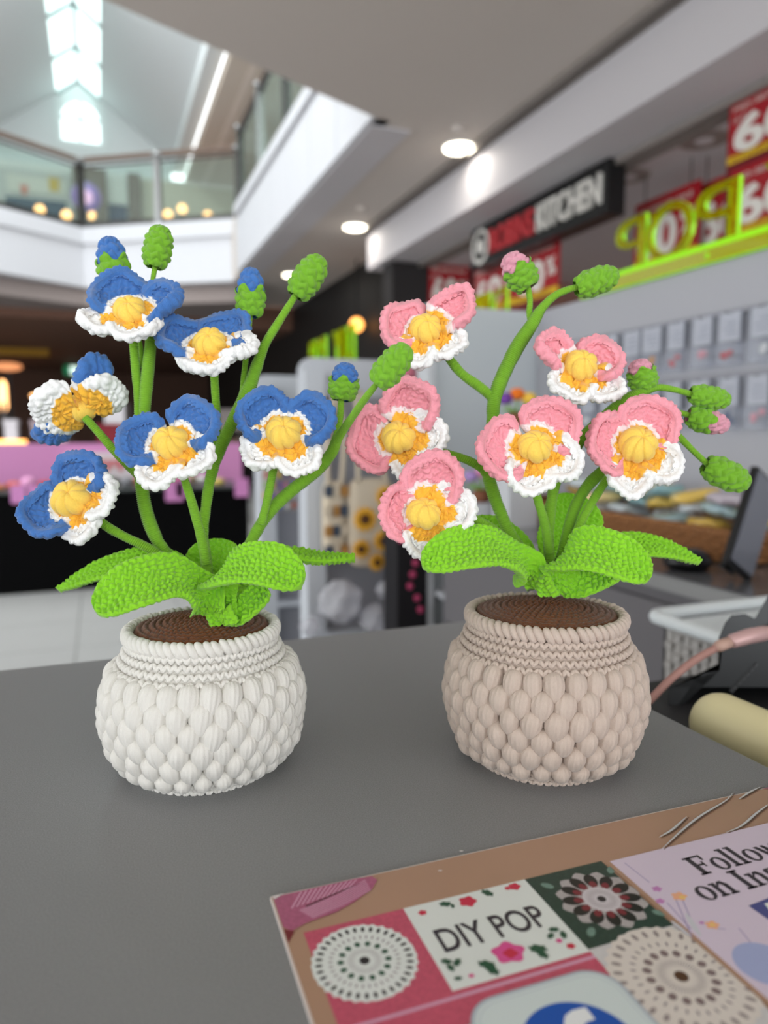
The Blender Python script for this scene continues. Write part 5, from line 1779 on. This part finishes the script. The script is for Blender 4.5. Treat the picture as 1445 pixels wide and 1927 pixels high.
flat('cream_tile', R_(uD1, uG1, vB - .001, KH), ink('creamtile', (206, 204, 204), .35, .12, 500))


def doily(cu, cv, R, m1, hole, n_out, n_in, dark=I_black, mid_mat=None, squash=1.0):
    flat('doily', disc(cu, cv, R, R * squash, 64, f=lambda t: 1 + .03 * math.sin(n_out * t)), m1)
    pol = []
    for k in range(n_out):
        t = 2 * math.pi * k / n_out
        pol.append(disc(cu + .86 * R * math.cos(t), cv + .86 * R * squash * math.sin(t), R * .075, R * .038, 8, rot=t))
    flats('doily_holes', pol, dark)
    pol = []
    for k in range(n_out):
        t = 2 * math.pi * (k + .5) / n_out
        pol.append(disc(cu + .64 * R * math.cos(t), cv + .64 * R * squash * math.sin(t), R * .05, R * .018, 6, rot=t))
    flats('doily_slits', pol, I_grey)
    pol = []
    for k in range(n_in):
        t = 2 * math.pi * (k + .5) / n_in
        pol.append(disc(cu + .45 * R * math.cos(t), cv + .45 * R * squash * math.sin(t), R * .07, R * .06, 8, rot=t))
    flats('doily_holes', pol, mid_mat or I_dgreen)
    pol = []
    for k in range(n_in * 3):
        t = 2 * math.pi * k / (n_in * 3)
        pol.append(disc(cu + .27 * R * math.cos(t), cv + .27 * R * squash * math.sin(t), R * .10, R * .006, 4, rot=t))
    flats('doily_threads', pol, I_grey)
    flat('doily_heart', disc(cu, cv, R * .10, R * .10, 14), hole)


cu, cv = kuv(686, 1808)
doily(cu, cv, (uD0 - uR0) * .47, I_white, I_black, 34, 14)
# dark green tile rosette
cu, cv = kuv(1132, 1692)
RG = (uG1 - uD1) * .42
pol = [disc(cu + .74 * RG * math.cos(t), cv + .74 * RG * math.sin(t), RG * .26, RG * .17, 14, rot=t) for t in [2 * math.pi * (k + .5) / 12 for k in range(12)]]
flat('rosette', disc(cu, cv, RG * 1.05, RG * 1.05, 60, f=lambda t: 1 + .07 * math.cos(12 * t)), ink('rosegrey', (176, 170, 170), .35, .2, 900))
flats('rosette_holes', pol, ink('deepgreen', (16, 20, 18)))
pol = [disc(cu + .58 * RG * math.cos(t), cv + .58 * RG * math.sin(t), RG * .14, RG * .10, 10, rot=t) for t in [2 * math.pi * (k + .5) / 12 for k in range(12)]]
flats('rosette_wine', pol, I_wine)
flat('rosette_disc', disc(cu, cv, RG * .47, RG * .47, 40, f=lambda t: 1 + .04 * math.cos(24 * t)), ink('pale', (206, 200, 204), .35))
pol = [disc(cu + .30 * RG * math.cos(t), cv + .30 * RG * math.sin(t), RG * .14, RG * .008, 4, rot=t) for t in [2 * math.pi * k / 36 for k in range(36)]]
flats('rosette_threads', pol, I_grey)
flat('rosette_heart', disc(cu, cv, RG * .11), I_black)
for du, dv in ((-1, -1), (1, -1), (-1, 1), (1, 1)):
    flat('corner_leaf', disc(cu + du * RG * .98, cv + dv * RG * .92, RG * .17, RG * .10, 12, rot=math.atan2(dv, du)), ink('palegreen', (112, 142, 130), .35, .3, 900))
# cream doily
cu, cv = kuv(1282, 1838)
doily(cu, cv, .0245, I_cream, I_brown, 30, 16, ink('taupe', (150, 138, 136)), ink('taupe2', (128, 110, 110)))

# DIY POP
a_, b_ = kuv(806, 1789), kuv(1020, 1737)
tu, tv = (uD0 + (uD1 - uD0) * .10), vT + (vB - vT) * .615
HL[0] += .000006
text_on('lettering', 'DIY POP', K(tu, tv, HL[0]), kx, -ky, (vB - vT) * .27, I_ink, card, 0, width=(uD1 - uD0) * .81, offset=.012)
fl_ = [(795, 1718, .0016, I_red), (880, 1697, .0034, I_red), (968, 1669, .0024, I_red), (955, 1672, .0012, I_red), (957, 1793, .0058, I_pink), (1074, 1781, .0016, I_red), (887, 1837, .001, I_pink), (1052, 1771, .0012, I_pink)]
for x, y, r, m_ in fl_:
    u_, v_ = kuv(x, y)
    flat('flower_print', disc(u_, v_, r, r * .85, 24, f=lambda t: 1 + .14 * math.sin(5 * t + x)), m_)
u_, v_ = kuv(957, 1793)
flat('flower_print', disc(u_ + .0004, v_ + .0006, .0026, .0022, 16, f=lambda t: 1 + .15 * math.sin(4 * t)), I_red)
for x, y, r, rot in ((838, 1702, .0024, .3), (917, 1681, .0026, 1.0), (852, 1706, .0012, 2), (840, 1810, .0020, .5), (860, 1812, .0020, 2.4), (848, 1822, .0018, 1.4), (862, 1842, .0014, .2), (916, 1816, .0030, .6), (926, 1826, .0028, 1.2), (1012, 1786, .0032, .4), (1020, 1796, .0026, 1.3), (1042, 1750, .0020, .2), (1060, 1760, .0020, 1.9), (1036, 1762, .0018, 2.6)):
    u_, v_ = kuv(x, y)
    flat('leaf_print', disc(u_, v_, r, r * .6, 16, rot=rot, f=lambda t: 1 + .22 * math.sin(6 * t)), I_dgreen)

# skein of pink yarn in the corner
u_, v_ = kuv(640, 1672)
uL = kuv(700, 1650)[0]
sk = [(.0010, .0012), (.02, .0010), (uL - .006, .0010), (uL, .0018), (uL + .0012, .005), (uL - .003, .010), (uL - .012, .0150), (.022, .0185), (.010, .0205), (.0035, .023), (.0010, .020)]
flat('skein', sk, I_mauve)
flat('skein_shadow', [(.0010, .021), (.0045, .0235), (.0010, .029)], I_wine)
pol = []
for k in range(8):
    f = k / 8
    pol.append([(.009 + .004 * f, .0125 + f * .0065), (uL * .6, .0085 + f * .0075), (uL * .92, .0030 + f * .0080), (uL * .92, .0034 + f * .0080), (uL * .6, .0089 + f * .0075), (.009 + .004 * f, .0130 + f * .0065)])
flats('skein_threads', pol, I_lmauve)
pol = []
for k in range(12):
    f = k / 12
    pol.append([(.006 + f * uL * .60, .0105 - .004 * f), (.012 + f * uL * .60, .0016), (.0128 + f * uL * .60, .0016), (.0068 + f * uL * .60, .0105 - .004 * f)])
flats('skein_threads', pol, I_lmauve)
flat('skein_gap', [(uL * .28, .0108), (uL * .62, .0068), (uL * .9, .0040), (uL * .62, .0076), (uL * .28, .0118)], ink('deepwine', (80, 30, 48)))

# app icon: white rounded square with blue disc
ic = kuv(1062, 1975)
iu0 = kuv(872, 1898)[0]
iv0 = kuv(1112, 1826)[1]
iu1 = kuv(1200, 1870)[0]
w_ = .0535
iu0 = (kuv(905, 1890)[0])


def rrect(u0, v0, u1, v1, r, n=8):
    out = []
    for cx_, cy_, a0_ in ((u0 + r, v0 + r, 180), (u1 - r, v0 + r, 270), (u1 - r, v1 - r, 0), (u0 + r, v1 - r, 90)):
        for k in range(n + 1):
            a = math.radians(a0_ + 90 * k / n)
            out.append((cx_ + r * math.cos(a), cy_ + r * math.sin(a)))
    return out


iu0 = kuv(893, 1915)[0] - .002
iu1 = iu0 + w_
flat('icon_shadow', rrect(iu0 - .0012, iv0 - .0012, iu1 + .0012, iv0 + w_ + .001, .012), ink('iconedge', (176, 186, 196)))
flat('icon_plate', rrect(iu0, iv0, iu1, iv0 + w_, .011), I_icon)
flat('icon_line', rrect(iu0 + .0012, iv0 + .0012, iu1 - .0012, iv0 + w_ - .0012, .0100), ink('iconline', (196, 206, 212)))
flat('icon_plate', rrect(iu0 + .0016, iv0 + .0016, iu1 - .0016, iv0 + w_ - .0016, .0098), I_icon)
cu, cv = (iu0 + iu1) / 2, iv0 + w_ / 2 + .0
rb = w_ * .345
flat('icon_disc', disc(cu, cv, rb, rb, 56), I_blue)
s_ = rb
fpts = [(.02, 1.0), (.02, .18), (-.26, .18), (-.26, -.14), (.02, -.14), (.02, -.36), (.06, -.56), (.18, -.70), (.36, -.76), (.62, -.74), (.62, -.46), (.46, -.46), (.36, -.42), (.33, -.32), (.33, -.14), (.60, -.14), (.55, .18), (.33, .18), (.33, .94)]
flat('icon_letter', [(cu + a * s_ - .001, cv + b * s_) for a, b in fpts], ink('pure', (236, 240, 242)))
flat('aqua_ball', disc(uR0 + .033, vB + .0285, .0175, .0145, 40), I_aqua)

# lilac panel with flowers and serif lettering
pu, pv = kuv(1147, 1622)
flat('lilac_panel', [(pu, pv), (KW, pv), (KW, KH), (pu, KH)], I_lilac)
flat('panel_edge', [(pu - .0022, pv - .0002), (pu, pv), (pu, KH), (pu - .0022, KH)], M_card)
pol = []
for x0, y0, x1, y1 in ((1175, 1625, 1222, 1662), (1270, 1690, 1302, 1765), (1283, 1692, 1308, 1750), (1255, 1700, 1300, 1750), (1390, 1748, 1412, 1775), (1340, 1748, 1365, 1750)):
    a, b = kuv(x0, y0), kuv(x1, y1)
    d = unit(np.array([b[0] - a[0], b[1] - a[1]]))
    n_ = np.array([-d[1], d[0]]) * .00022
    pol.append([(a[0] - n_[0], a[1] - n_[1]), (b[0] - n_[0], b[1] - n_[1]), (b[0] + n_[0], b[1] + n_[1]), (a[0] + n_[0], a[1] + n_[1])])
flats('stalk_print', pol, ink('stalk', (160, 146, 186)))
for x, y, r, m_ in ((1236, 1674, .0020, ink('orchidpink', (196, 130, 190))), (1242, 1697, .0018, ink('orchidpink', (196, 130, 190))), (1278, 1688, .0030, ink('peach', (240, 178, 140))), (1340, 1742, .0026, ink('peach', (240, 178, 140))), (1284, 1690, .0014, ink('goldprint', (240, 200, 120))), (1340, 1742, .0012, ink('goldprint', (240, 200, 120))), (1320, 1738, .0010, ink('orchidpink', (196, 130, 190)))):
    u_, v_ = kuv(x, y)
    flat('flower_print', disc(u_, v_, r, r * .8, 20, f=lambda t: 1 + .18 * math.sin(5 * t)), m_)
for x0, y0, x1, y1 in ((1262, 1734, 1300, 1764), (1290, 1720, 1318, 1764)):
    a, b = kuv(x0, y0), kuv(x1, y1)
    d = math.atan2(b[1] - a[1], b[0] - a[0])
    ln_ = math.hypot(b[0] - a[0], b[1] - a[1])
    flat('leaf_print', disc((a[0] + b[0]) / 2, (a[1] + b[1]) / 2, ln_ * .5, ln_ * .09, 16, rot=d), ink('greygreen', (206, 206, 214)))
flat('blue_ball', disc(*kuv(1440, 1815), .0105, .0105, 36), ink('periwinkle', (166, 176, 216)))
flat('navy_badge', [kuv(1408, 1706), kuv(1450, 1690), kuv(1500, 1760), kuv(1450, 1735)], I_navy)
flat('badge_mark', [kuv(1438, 1702), kuv(1452, 1698), kuv(1462, 1716), kuv(1447, 1714)], I_white)
# wire strands printed on the tan band
for pts in ([(1245, 1599), (1285, 1562), (1320, 1535), (1365, 1508), (1378, 1494)], [(1240, 1577), (1265, 1562), (1292, 1538)], [(1366, 1568), (1395, 1555), (1425, 1530), (1450, 1512)], [(1390, 1505), (1410, 1492), (1430, 1482)]):
    uv = [kuv(x, y) for x, y in pts]
    c_ = catmull(np.array([[a, b, 0] for a, b in uv]), 18)[:, :2]
    d = unit(np.gradient(c_, axis=0))
    n_ = np.stack([-d[:, 1], d[:, 0]], 1)
    w = .00055 * np.sin(np.linspace(.25, math.pi - .25, 18))[:, None]
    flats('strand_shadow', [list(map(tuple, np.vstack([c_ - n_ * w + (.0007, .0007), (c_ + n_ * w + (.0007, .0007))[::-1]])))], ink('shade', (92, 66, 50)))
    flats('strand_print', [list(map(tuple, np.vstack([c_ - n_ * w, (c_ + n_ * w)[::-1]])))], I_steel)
a = kuv(1432, 1484)
flat('skein', [(a[0], .0008), (a[0] + .03, .0008), (a[0] + .03, .008), (a[0] + .006, .0036)], I_mauve)

# serif letters drawn from strokes: cap height 1, baseline 0
def ring(cx_, cy_, rx, ry, tx, ty, n=28):
    out = []
    for k in range(n):
        t0, t1 = 2 * math.pi * k / n, 2 * math.pi * (k + 1) / n
        out.append([(cx_ + rx * math.cos(t0), cy_ + ry * math.sin(t0)), (cx_ + rx * math.cos(t1), cy_ + ry * math.sin(t1)), (cx_ + (rx - tx) * math.cos(t1), cy_ + (ry - ty) * math.sin(t1)), (cx_ + (rx - tx) * math.cos(t0), cy_ + (ry - ty) * math.sin(t0))])
    return out


def bar(x0, x1, y0, y1):
    return [[(x0, y0), (x1, y0), (x1, y1), (x0, y1)]]


def glyph(ch):
    if ch == 'F':
        return bar(.10, .30, 0, 1) + bar(0, .42, 0, .09) + bar(0, .72, .91, 1) + bar(.62, .72, .70, .92) + bar(.3, .56, .46, .55) + bar(.50, .57, .36, .66), .78
    if ch == 'l':
        return bar(.08, .26, 0, 1.04) + bar(0, .34, 0, .08) + bar(0, .10, .96, 1.04), .38
    if ch == 'o':
        return ring(.32, .34, .32, .36, .17, .07), .68
    if ch == 'n':
        return bar(.08, .25, 0, .68) + bar(0, .33, 0, .08) + bar(0, .10, .60, .68) + bar(.48, .65, 0, .50) + bar(.40, .73, 0, .08) + [[(.25, .52), (.36, .68), (.52, .70), (.65, .50), (.48, .46), (.40, .58), (.25, .44)]], .77
    if ch == 'I':
        return bar(.10, .30, 0, 1) + bar(0, .40, 0, .09) + bar(0, .40, .91, 1), .46
    if ch == 'w':
        return [[(0, .68), (.18, .68), (.34, .2), (.28, 0), (.22, 0)], [(.30, .68), (.46, .68), (.62, .2), (.56, 0), (.50, 0)], [(.28, 0), (.34, .2), (.44, .6), (.38, .6)], [(.56, 0), (.62, .2), (.78, .68), (.70, .68)]], .84
    if ch == 's':
        return [[(.06, 0), (.34, 0), (.42, .10), (.40, .26), (.20, .40), (.20, .60), (.40, .60), (.40, .68), (.10, .68), (.02, .58), (.04, .42), (.24, .28), (.24, .08), (.06, .10)]], .48
    if ch == 't':
        return bar(.12, .28, .05, .86) + bar(0, .42, .60, .68) + bar(.12, .42, 0, .09), .48
    return [], .32


def serif(name, s, start, end, hgt):
    (ua, va), (ub, vb) = start, end
    d = unit(np.array([ub - ua, vb - va]))
    nrm = np.array([d[1], -d[0]])
    x = 0.0
    polys = []
    for ch in s:
        g, adv = glyph(ch)
        for pl_ in g:
            polys.append([(ua + (x + a) * hgt * d[0] + b * hgt * nrm[0], va + (x + a) * hgt * d[1] + b * hgt * nrm[1]) for a, b in pl_])
        x += adv
    flats(name, polys, I_ink)


f0, f1 = kuv(1322, 1649), kuv(1432, 1623)
hF = math.dist(kuv(1285, 1618), kuv(1325, 1650)) * .98
serif('lettering', 'Follow', (f0[0], f0[1]), (f0[0] + 1, f0[1]), hF)
o0 = kuv(1331, 1700)
serif('lettering', 'on Insta', (o0[0], o0[1] - .0006), (o0[0] + 1, o0[1] - .0006), hF)
# worn white corner and nicks
flat('worn_corner', [(.0006, .0006), (.0055, .0006), (.0012, .0030)], ink('worn', (222, 214, 214)))
for x, y in ((868, 1603), (828, 1640), (620, 1850)):
    u_, v_ = kuv(x, y)
    flat('scuff', disc(u_, v_, .0010, .0004, 8, rot=.3), ink('worn', (222, 214, 214)))
